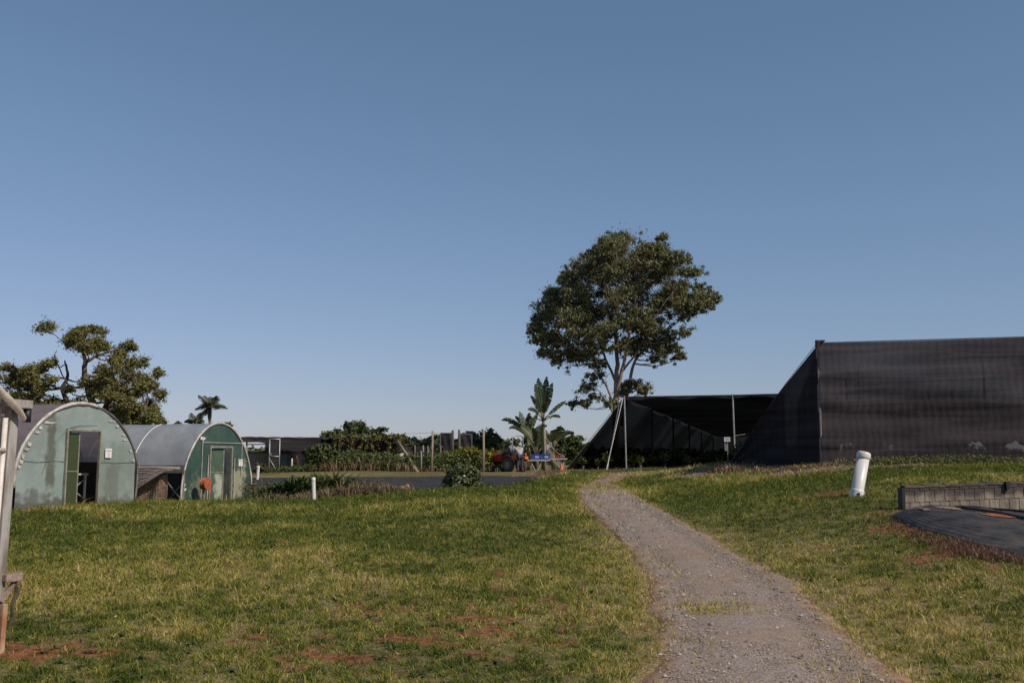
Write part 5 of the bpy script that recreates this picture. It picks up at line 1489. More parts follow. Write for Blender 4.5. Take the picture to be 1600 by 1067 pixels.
# leafy bed along the near pond edge
G_g = 'strap leaved plants along the near pond edge'
bed = [(432, 37.5, .70, .25, 'arching dark'), (446, 36.5, .8, .2, 'broad dark'), (458, 37.5, .9, .45, 'pale speckled'), (470, 36.5, .95, .15, 'dense dark'), (482, 36.0, .95, .2, 'deep green'), (503, 36.5, 1.0, .75, 'pale yellow green'),
       (514, 37.0, 1.05, .5, 'upright mid green'), (526, 37.0, 1.1, .3, 'tall dense'), (540, 37.5, 1.1, .4, 'tall light tipped'), (553, 38.5, 1.0, .25, 'dark glossy'), (566, 39.5, .8, .2, 'low dark'), (578, 40.5, .7, .2, 'small dark'), (590, 41, .75, .3, 'last isolated')]
for i, (px, Y, L_, ti, w) in enumerate(bed):
    nb = 'left of the white marker pipe' if px < 490 else 'right of the white marker pipe'
    strap_plant(px, Y - .8, 'strap_leaved_plant', '%s strap leaved clump, %s one %s' % (w, ('first', 'second', 'third', 'fourth', 'fifth', 'sixth', 'seventh', 'eighth')[(4 - i if px < 490 else i - 5)], nb), L_strap, G_g, n=80, L=L_ * 1.15, W=.11, spread=(.7, 1.5), tint=ti, stems=5, rad=.35)
# round bush in front of the pond
random.seed(5)
auto_tree(722, 765, 721, 36.5, 58, L_bush, 'pond_bush', 'round glossy bush standing alone in front of the dark pond liner', 'shrub', None, n=16, leaf=(0.12, 0.075), per=75, low=.02, sub=12, seed=3)
# weeds and undergrowth strips: uncountable growth
def undergrowth(name, label, pts, n, m, L, W, tint, hh=(0, .3), leaf=True, yjit=.5):
    """pts: list of (px, Y, height) joined into a band"""
    sets = []
    q = [on_ground(px, Y) for px, Y, h in pts]; hs = [h for _, _, h in pts]
    idx = rng.uniform(0, len(pts) - 1.001, n)
    for k in idx:
        i = int(k); f = k - i; p = q[i].lerp(q[i + 1], f); h = hs[i] * (1 - f) + hs[i + 1] * f
        x = p.x + rng.normal(0, .2); y = p.y + rng.uniform(-yjit, yjit); z = gz(x, y) if n < 900 else p.z
        h *= 0.55 + 0.6 * float(fbm(x * 1.2, y * 1.2, 14))
        if leaf: sets.append(leafset((x, y, z + h * rng.uniform(.1, .9)), h * .3, 16, L, W, .5, 0, .2, max(0, tint - .3), min(1, tint + .3)))
        else: sets.append(strap_set((x, y, z), 5, h * rng.uniform(.7, 1.2), W, (1.0, 1.55), tint))
    return stuff(leaf_object(name, sets, m, None), label, 'undergrowth')
undergrowth('pond_weeds', 'tangled weeds between the green tunnel and the pond', [(388, 40, 1.0), (405, 39, 1.0), (425, 38, .85), (445, 37, .7), (470, 36, .6), (520, 36, .6)], 420, L_olive, .10, .05, .5, yjit=1.2)
undergrowth('brown_weeds', 'brownish dry weeds in front of the strap leaved bed', [(415, 35.0, .5), (490, 33.8, .45), (545, 33.8, .75), (580, 35, .85), (615, 35.5, .75), (650, 36, .45)], 520, L_dry, .05, .016, .5, leaf=False, yjit=1.0)
undergrowth('mixed_weeds', 'olive weeds mingled with the brown ones before the strap leaved bed', [(430, 35.2, .4), (490, 34.2, .4), (550, 34.4, .6), (590, 35, .7), (640, 36, .5)], 450, L_olive, .08, .035, .5, yjit=1.0)
undergrowth('pond_edge_weeds', 'low green leafy weeds along the near pond edge', [(500, 34.0, .35), (590, 36.5, .5), (640, 36.5, .4), (690, 36.5, .35), (700, 36.5, .5), (760, 38, .4), (840, 41, .25)], 500, L_mid, .10, .06, .6, yjit=.8)
undergrowth('hedge_grass', 'tall seeding grass at the foot of the vine covered frame', [(490, 56.5, .6), (505, 56, 1.1), (530, 56, .8), (570, 56.3, .9), (610, 56.5, .9), (650, 56.5, .5), (700, 57, .3)], 300, L_dry, .1, .025, .7, leaf=False, yjit=1.0)
undergrowth('hedge_weeds', 'green weeds at the foot of the vine covered frame', [(484, 57.5, .8), (520, 56.6, 1.2), (560, 57, 1.2), (600, 57, 1.1), (650, 57, 1.3), (700, 57.5, 1.3), (760, 58, .8)], 800, L_mid, .16, .09, .6, yjit=1.0)
undergrowth('shed_weeds', 'low weeds growing along the front of the tank shed', [(395, 55, .5), (430, 55.5, .35), (470, 55.5, .5), (500, 55.5, .6)], 200, L_mid, .12, .05, .6, yjit=.6)
undergrowth('mound_weeds', 'dry straw tufts on the brown mulch along the large shade house', [(1110, 38.5, .2), (1135, 38, .5), (1150, 37.5, .3), (1200, 36.3, .2), (1250, 35.3, .22), (1330, 35, .3), (1420, 34.6, .3), (1500, 34.2, .25), (1640, 33.5, .3)], 420, L_dry, .05, .02, .6, leaf=False, yjit=.5)
undergrowth('wall_weeds', 'green weeds along the foot of the large shade house', [(1320, 34.6, .2), (1400, 34.2, .3), (1480, 33.8, .4), (1560, 33.4, .4), (1660, 33, .35)], 500, L_mid, .08, .03, .7, yjit=.5)
undergrowth('creeping_weeds', 'reddish brown dead weeds creeping over the edge of the black liner', [(1390, 17.1, .05), (1420, 16.0, .06), (1455, 15.0, .08), (1490, 14.4, .13), (1520, 13.8, .15), (1560, 13.4, .13), (1640, 12.8, .12)], 1500, leaf_mat('dead_weeds', (0.10, 0.045, 0.03), (0.24, 0.135, 0.085), (0.34, 0.23, 0.14)), .05, .006, .4, leaf=False, yjit=.28)
undergrowth('mound_straw', 'dead pinkish grass between the pond and the track', [(835, 48.5, .22), (860, 50, .25), (890, 51, .25), (915, 52, .2), (840, 50.5, .2)], 500, L_dry, .05, .012, .5, leaf=False, yjit=1.2)
undergrowth('track_side_grass', 'longer fresh grass on the crest beside the bend of the track', [(870, 41, .16), (905, 46, .2), (940, 52, .25), (985, 55, .25), (1040, 56, .2)], 800, L_mid, .05, .02, .75, leaf=False, yjit=1.6)
# potted plants inside the shade houses
def pot_plant_proto():
    t = thing('potted_plant', 'dark leafy potted nursery plant in the open fronted rear shade house', 'plant', on_ground(1000, 61), 0, 'nursery plants in the open shade house')
    MB().lathe([(0.10, 0), (0.14, .26), (.125, .25), (0, .24)], n=12).build('pot', M_black, t, smooth=True)
    leaf_object('leaves', [strap_set((0, 0, .25), 26, .55, .08, (.5, 1.5), .3), leafset((0, 0, .6), .25, 50, .16, .09, .3)], L_mid, t)
    return t
pp = pot_plant_proto()
spots = [(px + random.uniform(-2, 2), 60.5 + random.uniform(0, 5)) for px in range(905, 1135, 7) for _ in range(1)]
for i, (px, Y) in enumerate(spots):
    o = another(pp, on_ground(px, Y), random.uniform(0, 6), pp['label'], random.uniform(.8, 1.35))
pq = another(pp, on_ground(1150, 44), 0, 'dark potted plant seen through the cloth of the large shade house'); pq['group'] = 'nursery plants inside the large shade house'
for px in range(1165, 1680, 13):
    Y = 41 + random.uniform(0, 12)
    o = another(pq, on_ground(px + random.uniform(-4, 4), Y), random.uniform(0, 6), pq['label'], random.choice((.7, .8, .9, 1.0, 1.0, 1.35)))
# vine covered frame
vf = thing('vine_frame', 'collapsing shade cloth frame overgrown with hanging vines beyond the pond', 'shade frame', on_ground(536, 60))
s = mpp(60); zt = (HOR - 683) * s + EYE - vf.location.z; wx = (628 - 524) * s
MB().grid(lambda u, v: (u * wx - .4, 0.3 + .1 * math.sin(u * 14), zt - .1 - v * (zt - .2) + .05 * math.sin(u * 9)), 40, 10).build('cloth', mat('dark_brown_cloth', (0.045, 0.034, 0.028), .95, (.022, .018, .016), scale=4), vf)
MB().grid(lambda u, v: (u * (wx) - .4, 0.3 + v * 5, zt - .1 + .1 * math.sin(u * 9 + v * 4)), 30, 8).build('roof_cloth', M_cloth_side, vf)
b = MB(); b.tube([(-.4, 0.2, zt), (wx * .5, .2, zt + .05), (wx - .4, .2, zt - .1)], .035, 6)
for x in (-.3, 1.3, 2.7): b.tube([(x, .2, 0), (x, .2, zt)], .04, 6)
b.build('rail', M_post, vf)
sets = []
for k in range(18):
    x0 = random.uniform(-.4, wx - .3); l = random.uniform(.3, 1.6); 
    for j in range(int(l / .12)):
        sets.append(leafset((x0 + .25 * math.sin(j * .5 + k) * (j * .12), -.05 + random.uniform(-.05, .1), zt + .05 - j * .12), .13, 14, .15, .1, .3, .3, .1, .3, 1))
for k in range(70): sets.append(leafset((random.uniform(-.6, wx - .4), random.uniform(-.1, 1.2), zt + random.uniform(-.12, .12)), .17, 14, .17, .11, .5, 0, .2, .2, 1))
leaf_object('vines', sets, L_vine, vf)
sets = [leafset((random.uniform(-.4, wx - .3), random.uniform(0, .25), random.uniform(.3, zt)), .25, 12, .15, .05, .1, 1, .2, 0, .7) for k in range(150)]
leaf_object('dead_vines', sets, leaf_mat('dead_vine_leaves', (0.05, 0.03, 0.02), (0.14, 0.075, 0.045)), vf)
random.seed(21)
# ================================================================ FENCES, POSTS, SHED, TANKS
def post(px, Y, top_py, label, r=.06, m=None, group='timber posts beyond the pond', lean=0, name='timber_post'):
    b0 = on_ground(px, Y); t = thing(name, label, 'post', b0, 0, group)
    h = (HOR - top_py) * mpp(Y) + EYE - b0.z
    t.rotation_euler = (0, lean, 0)
    MB().tube([(0, 0, -.15), (0.01, 0, h * .5), (0, 0, h)], [r, r * .95, r * .85], 10).build('shaft', m or M_post, t, smooth=True)
    MB().tube([(0, 0, h - .003), (0, 0, h + .02)], [r * .9, r * .5], 10).build('top', M_dgalv, t)
    return b0, h
post(674, 56, 674, 'tall timber post in the middle of the fence beyond the pond', lean=R(1.5), r=.065)
post(755, 56, 673, 'tall timber post standing among the yellow crotons', r=.07, lean=R(.4))
post(658, 56, 705, 'short pale post just left of the tall middle post', r=.05)
post(661, 62, 696, 'dull short post behind the short pale post', r=.05)
post(851, 60, 669, 'timber pole rising behind the blue crates', r=.075)
post(707, 66, 673, 'dark post at the right side of the hanging net panel', r=.09, m=B_dark)
post(717, 68, 672, 'dark post left of the dark netted frame', r=.08, m=B_dark)
# leaning pole
lp0 = on_ground(653, 55.6); lt = P(622, 690, 58)
t = thing('leaning_pole', 'long pale timber pole leaning left against the vine covered frame', 'pole', lp0)
MB().tube([(0, 0, -.05), tuple((lt - lp0) * .5), tuple(lt - lp0)], [.085, .08, .065], 10).build('shaft', M_post, t, smooth=True)
MB().tube([tuple((lt - lp0) * .999), tuple((lt - lp0) * 1.01)], [.066, .04], 10).build('cut_end', M_wood, t)
def net_panel(px0, px1, Y, top, bot, label, m, brace=True):
    a = on_ground(px0, Y); w = (px1 - px0) * mpp(Y); h = (HOR - top) * mpp(Y) + EYE - a.z; z0 = (HOR - bot) * mpp(Y) + EYE - a.z
    t = thing('net_panel', label, 'net frame', a)
    MB().grid(lambda u, v: (u * w, .03 * math.sin(u * 9 + v * 4), z0 + v * (h - z0)), 12, 8).build('net', m, t)
    b = MB()
    for x in (0, w): b.box((x, 0, h / 2), (.06, .06, h))
    b.box((w / 2, 0, h), (w, .06, .06))
    if brace: b.bar((0, -.03, h * .7), (w, -.03, h * .35), .03)
    b.build('frame', M_dgalv, t)
net_panel(688, 705, 66, 677, 708, 'square net panel hanging high between two posts beyond the pond', M_cloth_thin)
net_panel(719, 737, 68, 679, 700, 'dark netted frame left of the right timber post', M_cloth_side, False)
# long low shade cloth between the vines and the posts
t = thing('shade_screen', 'low dark shade cloth screen sloping down behind the short pale post', 'screen', on_ground(628, 64))
s = mpp(64)
MB().grid(lambda u, v: (u * 60 * s, .2 * math.sin(u * 9) * .2, .3 + (1 - v) * ((HOR - 697 - (8 * max(0, u - .45) * 2)) * s + 1.8 - t.location.z - .3)), 24, 6).build('cloth', M_cloth_side, t)
MB().grid(lambda u, v: (u * 60 * s, v * 4, .32 + ((HOR - 697 - (8 * max(0, u - .45) * 2)) * s + 1.8 - t.location.z - .3)), 24, 6).build('cloth_top', M_cloth_side, t)
b = MB()
for k in range(4): b.tube([(k * 20 * s, -.06, 0), (k * 20 * s, -.06, 1.6)], .04, 6)
b.build('support', M_post, t)
# small sign on a stake
t = thing('stake_sign', 'small white tag sign on a pale stake beside the leaning pole', 'sign', on_ground(630, 56.2))
MB().box((0, 0, .4), (.06, .04, .8)).build('stake', M_post, t)
MB().bbox((-.08, -.03, .92), (.22, .015, .15), .004, Matrix.Rotation(R(-12), 3, 'Y')).build('board', M_sign, t)
# wires
t = thing('wire', 'thin wire strung between the tall timber posts', 'wire', on_ground(674, 56))
a0 = P(630, 677.5, 58) - t.location; a1 = P(674, 676, 56) - t.location; a2 = P(755, 675, 56) - t.location
MB().tube([a0, a1, (a1 + a2) / 2 - Vector((0, 0, .06)), a2], .007, 4).build('strand', M_dgalv, t)

# ---- tank shed
sb = on_ground(425, 57.5); s = mpp(57.5)
SHED = thing('tank_shed', 'low open sided shed with a sagging black cloth roof sheltering tanks', 'shed', sb)
x0, x1 = (355 - 425) * s, (500 - 425) * s
zt = (HOR - 683) * s + EYE - sb.z
MB().grid(lambda u, v: (x0 + (x1 - x0) * u, v * 9, zt - .05 * u + .03 * math.sin(u * 22) - .09 * math.sin(v * 12)), 40, 20).build('roof_cloth', M_cloth_side, SHED, smooth=True)
MB().grid(lambda u, v: (x0 + (x1 - x0) * u, -.03, zt - .05 * u + .03 * math.sin(u * 22) - v * (.25 + .55 * math.exp(-((u - .72) / .26) ** 2))), 50, 4).build('valance', M_cloth_side, SHED, smooth=True)
MB().grid(lambda u, v: (x0 + (x1 - x0) * u * .9, 8.8, .9 * v * zt + .1), 8, 4).build('back_cloth', M_cloth_side, SHED)
for px, m, r, top in ((480, M_galv, .055, 684), (467, M_rust, .05, 690), (455, M_dirtywhite, .05, 716), (384, M_post, .05, 690)):
    x = (px - 425) * s
    MB().tube([(x, .15, -.1), (x - (.35 if px == 467 else 0), .15, (HOR - top) * s + EYE - sb.z)], r, 8).build('post', m, SHED, smooth=True)
b = MB(); b.box(((x0 + x1) / 2, 4, zt - .35), (x1 - x0, .06, .06)); b.box(((x0 + x1) / 2, .05, zt - .04), (x1 - x0, .05, .05)); b.build('rafter', M_dgalv, SHED)
M_tank = mat('corrugated_tank', (0.30, 0.29, 0.27), .6, (0.20, 0.19, 0.18), scale=3, metal=.2, lo=.3)
M_tankb = mat('blue_grey_tank', (0.15, 0.19, 0.20), .5, (0.09, 0.12, 0.13), scale=2)
M_tanks = mat('pale_tank', (0.36, 0.31, 0.28), .6, (0.22, 0.19, 0.17), scale=3)
def tank(px, Y, rpx, top, m, label, cone=0, ribs=9):
    b0 = on_ground(px, Y); r = rpx * mpp(Y); h = (HOR - top) * mpp(Y) + EYE - b0.z
    t = thing('water_tank', label, 'tank', b0)
    pr = []
    n_ = ribs * 6
    for k in range(n_ + 1): pr.append((r * (1 + .012 * math.sin(k / n_ * ribs * 6.283)), -.1 + (h + .1) * k / n_))
    MB().lathe(pr, n=40).build('wall', m, t, smooth=True)
    MB().lathe([(r * 1.03, h - .05), (r * 1.03, h + .02), (r * .3, h + .05 + cone), (0, h + .06 + cone)], n=40).build('lid', m if cone else M_dgalv, t, smooth=False)
tank(396, 61, 24, 707, M_tank, 'wide grey corrugated tank at the left end of the tank shed')
tank(437, 61.5, 17, 710, M_tankb, 'blue grey tank behind the mesh gate of the tank shed')
tank(465, 62, 12, 713, M_tanks, 'small pale tank with a cone shaped lid at the right end of the tank shed', .22)
# mesh gate
gb = on_ground(420.5, 55.5); s = mpp(55.5)
t = thing('mesh_gate', 'narrow upright steel frame gate with dark mesh in front of the tanks', 'gate', gb, R(2))
w = 15.5 * s; h = (HOR - 686.5) * s + EYE - gb.z; hm = (HOR - 713) * s + EYE - gb.z
b = MB()
for x in (0, w): b.tube([(x, 0, -.1), (x, 0, h)], .035, 8)
b.tube([(-.03, 0, h), (w + .03, 0, h)], .035, 8); b.tube([(0, 0, hm), (w, 0, hm)], .03, 8); b.tube([(0, 0, hm - .1), (w * .8, 0, .05)], .025, 8)
b.build('frame', M_galv, t, smooth=True)
MB().box((w / 2, .02, (h + hm) / 2), (w - .05, .008, h - hm - .05)).build('mesh', mat('mesh', (0.05, .045, .05), .8, transp=.35), t)
MB().box((w / 2, .02, hm / 2), (w - .05, .008, hm - .1)).build('mesh', mat('mesh_lower', (0.05, .045, .04), .8, transp=.3), t)
MB().bbox((.06, -.04, hm + .12), (.1, .06, .16), .01).build('latch', M_galv, t)
auto_tree(407, 742, 722, 54.5, 20, L_olive, 'shrub', 'small olive shrub between the capped white pipe and the mesh gate', 'shrub', None, n=7, leaf=(.12, .06), per=40, low=.02, seed=9)
# white pots beside the tunnel
for px, Y, lab in ((396.5, 36.5, 'small white container lying in the weeds by the dark green tunnel corner'), (410, 36.2, 'small white container with a dark one beside it in the weeds')):
    t = thing('container', lab, 'container', on_ground(px, Y), 0, 'white containers in the weeds'); t.rotation_euler = (R(70), 0, R(30))
    MB().lathe([(.04, 0), (.06, .16), (.05, .15), (0, .02)], n=14).build('cup', M_white, t, smooth=True)
    MB().lathe([(.06, .15), (.066, .15), (.066, .165), (.06, .165)], n=14).build('rim', M_white, t, smooth=True)
t = thing('container', 'small black container lying next to a white one in the weeds', 'container', on_ground(414, 36.2)); t.rotation_euler = (R(80), 0, R(-20))
MB().lathe([(.05, 0), (.075, .18), (.065, .17), (0, .02)], n=14).build('cup', M_black, t, smooth=True)

# ================================================================ PEOPLE
def skin_body(verts, edges, name, m, parent, sub=1, root=0):
    me = bpy.data.meshes.new(name); me.from_pydata([v[:3] for v in verts], edges, [])
    o = bpy.data.objects.new(name, me); COL.objects.link(o)
    sm = o.modifiers.new('skin', 'SKIN'); sm.use_smooth_shade = True
    sv = me.skin_vertices[0].data
    for i, v in enumerate(verts): sv[i].radius = (v[3], v[4] if len(v) > 4 else v[3]); sv[i].use_root = (i == root)
    if sub: ss = o.modifiers.new('sub', 'SUBSURF'); ss.levels = sub; ss.render_levels = sub
    dg = bpy.context.evaluated_depsgraph_get()
    nm = bpy.data.meshes.new_from_object(o.evaluated_get(dg))
    bpy.data.objects.remove(o)
    nm.name = name; nm.materials.clear(); nm.materials.append(m)
    nm.polygons.foreach_set('use_smooth', [True] * len(nm.polygons))
    o = bpy.data.objects.new(name, nm); COL.objects.link(o); o.parent = parent
    return o
M_skin = mat('skin', (0.36, 0.20, 0.14), .55, (0.30, 0.16, 0.11), scale=8)
M_grey = mat('grey_shirt', (0.36, 0.37, 0.40), .85, (0.29, 0.30, 0.33), scale=5, bump=.2)
M_blues = mat('blue_grey_shirt', (0.20, 0.23, 0.28), .85, (0.15, 0.17, 0.21), scale=5, bump=.2)
M_jean = mat('dark_trousers', (0.045, 0.050, 0.065), .9, (0.03, 0.033, 0.045), scale=8)
M_boot = mat('brown_boots', (0.09, 0.06, 0.04), .8)
M_hair = mat('hair', (0.05, 0.035, 0.025), .8)
def person(label, loc, rz, J, shirt, hat):
    """J: joints in local metres, facing +y"""
    t = thing('person', label, 'person', loc, rz)
    n = J; V = [(*n['pelvis'], .12, .095), (*n['waist'], .115, .085), (*n['chest'], .135, .09), (*n['neck'], .055), (*n['skull'], .07, .075), (*n['crown'], .082, .09)]
    E = [(0, 1), (1, 2), (2, 3), (3, 4), (4, 5)]
    def chain(start, pts):
        p = start
        for q in pts: V.append(q); E.append((p, len(V) - 1)); p = len(V) - 1
        return p
    for s in 'lr':
        w = chain(2, [(*n['sh' + s], .062), (*n['el' + s], .043), (*n['wr' + s], .028)])
        wr, el_ = Vector(n['wr' + s]), Vector(n['el' + s]); d = (wr - el_).normalized(); sd_ = d.cross(Vector((0, 0, 1))); sd_ = sd_.normalized() if sd_.length > .1 else Vector((1, 0, 0))
        pm = chain(w, [(*(wr + d * .06), .030, .018)])
        for k in range(4):
            b_ = wr + d * .085 + sd_ * (k - 1.5) * .02
            L_ = (.065, .078, .072, .055)[k]
            chain(pm, [(*b_, .009), (*(b_ + d * L_ * .55 - Vector((0, 0, .008))), .008), (*(b_ + d * L_ * .9 - Vector((0, 0, .03))), .007)])
        chain(pm, [(*(wr + d * .04 + sd_ * .035), .010), (*(wr + d * .08 + sd_ * .05 - Vector((0, 0, .015))), .008)])
        chain(0, [(*n['hip' + s], .09), (*n['kn' + s], .058), (*n['an' + s], .038), (*n['toe' + s], .035)])
    skin_body(V, E, 'body', M_skin, t)
    S = [(*n['pelvis'], .165, .135), (*n['waist'], .165, .13), (*n['chest'], .195, .14), (*((Vector(n['chest']) * .35 + Vector(n['neck']) * .65)), .10)]
    Es = [(0, 1), (1, 2), (2, 3)]
    for s in 'lr':
        S.append((*n['sh' + s], .085)); Es.append((2, len(S) - 1)); mid = Vector(n['sh' + s]).lerp(Vector(n['el' + s]), .7); S.append((*mid, .072)); Es.append((len(S) - 2, len(S) - 1))
    skin_body(S, Es, 'shirt', shirt, t)
    S = [(*n['pelvis'], .168, .138)]; Es = []
    for s in 'lr':
        p = 0
        for nm_, r in (('hip', .105), ('kn', .08), ('an', .06)): S.append((*n[nm_ + s], r)); Es.append((p, len(S) - 1)); p = len(S) - 1
    skin_body(S, Es, 'trousers', M_jean, t)
    for s in 'lr':
        a, b_ = Vector(n['an' + s]), Vector(n['toe' + s]); MB().tube([a + Vector((0, 0, .12)), a, a.lerp(b_, .5) - Vector((0, 0, .02)), b_], [.055, .06, .058, .045], 10).build('boot', M_boot, t, smooth=True)
    h = Vector(n['crown']); up = (h - Vector(n['skull'])).normalized(); f = Vector(n['face']).normalized()
    # face features
    sd_ = f.cross(up).normalized()
    b = MB()
    for s in (-1, 1): b.lathe([(0, -.01), (.012, -.005), (.013, 0), (.008, .008), (0, .01)], tuple(h - up * .05 + f * .088 + sd_ * s * .032), 8)
    b.build('eyes', M_black, t, smooth=True)
    b = MB(); b.tube([h - up * .05 + f * .09, h - up * .085 + f * .115, h - up * .095 + f * .095], [.008, .014, .010], 6)
    for s in (-1, 1): b.tube([h - up * .045 + sd_ * s * .088, h - up * .08 + sd_ * s * .09], [.022, .014], 6)
    b.build('nose_and_ears', M_skin, t, smooth=True)
    q = up.to_track_quat('Z', 'Y').to_matrix()
    b = MB(); bm = bmesh.new(); bmesh.ops.create_uvsphere(bm, u_segments=16, v_segments=10, radius=.105)
    vs = [h + up * .005 - f * .01 + q @ Vector((v.co.x * .95, v.co.y, v.co.z)) for v in bm.verts]
    keep = [fc for fc in bm.faces if all((vs[v.index] - (h - up * .01 + f * .02)).dot((up * .8 - f * .6)) > -.02 for v in fc.verts)]
    b.add(vs, [[v.index for v in fc.verts] for fc in keep]); bm.free()
    b.build('cap' if hat else 'hair', hat or M_hair, t, smooth=True)
    if hat: MB().grid(lambda u, v: tuple(h + up * (.03 - .02 * v) + f * (.06 + .09 * v) + sd_ * ((u - .5) * .16 * (1 - .3 * v))), 6, 3).build('cap_brim', hat, t)
    return t

# ================================================================ TRACTOR
TRZ = R(42)
tb_ = on_ground(804.5, 57.0)
TR_ = thing('tractor', 'small red tractor with a grey roll bar parked beyond the pond', 'tractor', tb_, TRZ)
M_red = mat('tractor_red', (0.42, 0.035, 0.02), .35, (0.33, 0.03, 0.02), scale=3, spec=.6)
M_dark = mat('tractor_dark', (0.03, 0.03, 0.032), .6)
M_tyre = mat('tyre', (0.055, 0.045, 0.038), .95, (0.11, 0.085, 0.06), scale=6, bump=.5)
M_rim = mat('rim', (0.30, 0.27, 0.24), .6)
M_lamp = mat('orange_lamp', (0.75, 0.16, 0.06), .3, (0.6, .12, .05))
def wheel(x, y, r, w, nm):
    b = MB(); b.lathe([(r * .55, -w / 2), (r * .9, -w / 2), (r * .98, -w * .38), (r, 0), (r * .98, w * .38), (r * .9, w / 2), (r * .55, w / 2)], (0, 0, 0), 28, 'X')
    for k in range(22):
        a = k / 22 * 6.283
        for sg in (-1, 1):
            m_ = Matrix.Rotation(a, 3, 'X') @ Matrix.Rotation(sg * .6, 3, 'Z')
            c_ = Matrix.Rotation(a + sg * .07, 3, 'X') @ Vector((sg * w * .22, 0, r * .995)); b.box(c_, (w * .5, .03, .04), Matrix.Rotation(a, 3, 'X') @ Matrix.Rotation(sg * .6, 3, 'Z'))
    o = b.build('tyre', M_tyre, None, smooth=False)
    hub = MB().lathe([(0, -w * .28), (r * .2, -w * .3), (r * .5, -w * .2), (r * .58, -w * .42), (r * .58, w * .42), (r * .5, w * .2), (r * .2, w * .3), (0, w * .28)], (0, 0, 0), 24, 'X').build('wheel', M_rim, TR_, smooth=False, loc=(x, y, r))
    o.parent = hub
for sx in (-1, 1):
    wheel(sx * .50, 0, .40, .26, 'rear'); wheel(sx * .46, 1.5, .26, .17, 'front')
MB().bbox((0, .9, .62), (.36, 1.6, .30), .04).build('chassis', M_dark, TR_)
b = MB(); b.grid(lambda u, v: ((-.27 + .54 * u) * (1 - .18 * max(0, v - .6)), .85 + v * 1.05, .70 + (.42 - .12 * v ** 2) * math.sin(math.pi * (.08 + .84 * u)) ** .35), 14, 10)
b.add([(-.27, .85, .60), (.27, .85, .60), (.27, 1.9, .60), (-.27, 1.9, .60), (-.27, .85, .95), (.27, .85, .95), (.25, 1.9, .86), (-.25, 1.9, .86)], [(0, 1, 5, 4), (1, 2, 6, 5), (2, 3, 7, 6), (3, 0, 4, 7)])
hood = b.build('bonnet', M_red, TR_, smooth=False)
MB().box((0, 1.915, .74), (.40, .02, .22)).build('grille', M_dark, hood)
for sx in (-1, 1): MB().lathe([(0, 0), (.05, 0), (.045, .03), (0, .035)], (sx * .16, 1.91, .80), 12, 'Y').build('headlight', M_sign, hood, smooth=True)
for sx in (-1, 1):
    f_ = MB().grid(lambda u, v: (sx * (.33 + v * .30), .48 * math.cos(.35 + u * 2.2), .42 + .50 * math.sin(.35 + u * 2.2)), 12, 3).build('fender', M_red, TR_, smooth=True)
    f_.modifiers.new('solid', 'SOLIDIFY').thickness = .02
    MB().bbox((sx * .46, -.44, .80), (.26, .10, .16), .02).build('tail_lamp', M_lamp, f_)
    MB().bbox((sx * .46, -.40, .99), (.07, .06, .14), .02).build('indicator', M_lamp, f_)
MB().bbox((0, -.35, .55), (.5, .25, .3), .02).build('rear_housing', M_dark, TR_)
b = MB(); b.bbox((0, .2, .86), (.42, .42, .12), .04); b.bbox((0, -.02, 1.05), (.42, .1, .36), .04); b.build('seat', M_dark, TR_)
MB().tube([(-.40, -.22, .6), (-.40, -.24, 1.85), (-.36, -.24, 1.98), (-.25, -.24, 2.03), (.25, -.24, 2.03), (.36, -.24, 1.98), (.40, -.24, 1.85), (.40, -.22, .6)], .036, 8).build('roll_bar', M_galv, TR_, smooth=True)
b = MB(); b.tube([(0, .95, .9), (0, .74, 1.18)], .02, 6); b.tube([(.17 * math.cos(a / 10 * math.pi), .72 - .07 * math.sin(a / 10 * math.pi), 1.19 + .15 * math.sin(a / 10 * math.pi)) for a in range(21)], .014, 6)
b.build('steering_wheel', M_dark, TR_, smooth=True)
MB().tube([(.22, 1.2, 1.0), (.22, 1.2, 1.5), (.22, 1.16, 1.6)], .025, 8).build('exhaust', M_dgalv, TR_, smooth=True)
b = MB(); b.bbox((0, 1.0, .30), (1.1, .7, .14), .03); b.build('mower_deck', M_dark, TR_)
# driver, seated
def w2(x, y, z): return (x, y, z)
Jd = dict(pelvis=(0, .18, .98), waist=(0, .20, 1.12), chest=(0, .25, 1.33), neck=(0, .29, 1.49), skull=(0, .31, 1.58), crown=(0, .32, 1.67), face=(0, 1, -.1),
          shl=(-.19, .26, 1.41), ell=(-.23, .45, 1.19), wrl=(-.15, .64, 1.22), shr=(.19, .26, 1.41), elr=(.23, .45, 1.19), wrr=(.15, .64, 1.22),
          hipl=(-.10, .24, .96), knl=(-.17, .66, .98), anl=(-.20, .78, .58), toel=(-.20, .93, .55), hipr=(.10, .24, .96), knr=(.17, .66, .98), anr=(.20, .78, .58), toer=(.20, .93, .55))
person('person in a pale cap and blue grey shirt sitting on the red tractor', tb_, TRZ, Jd, M_blues, mat('pale_cap', (0.42, 0.40, 0.38), .8))
# second person, standing at the rear and bending forward
ps = on_ground(812.5, 56.0)
Jp = dict(pelvis=(0, 0, .90), waist=(0, .05, 1.04), chest=(0, .17, 1.24), neck=(0, .30, 1.36), skull=(0, .38, 1.38), crown=(0, .46, 1.42), face=(0, .7, -.6),
          shl=(-.20, .22, 1.30), ell=(-.24, .38, 1.05), wrl=(-.16, .58, .98), shr=(.20, .22, 1.30), elr=(.24, .38, 1.05), wrr=(.16, .58, .98),
          hipl=(-.10, 0, .87), knl=(-.12, .06, .48), anl=(-.13, -.02, .09), toel=(-.14, .14, .04), hipr=(.10, 0, .87), knr=(.12, .04, .48), anr=(.14, -.05, .09), toer=(.15, .11, .04))
person('person in a light grey shirt and dark trousers bending at the rear of the tractor', ps, R(18), Jp, M_grey, None)

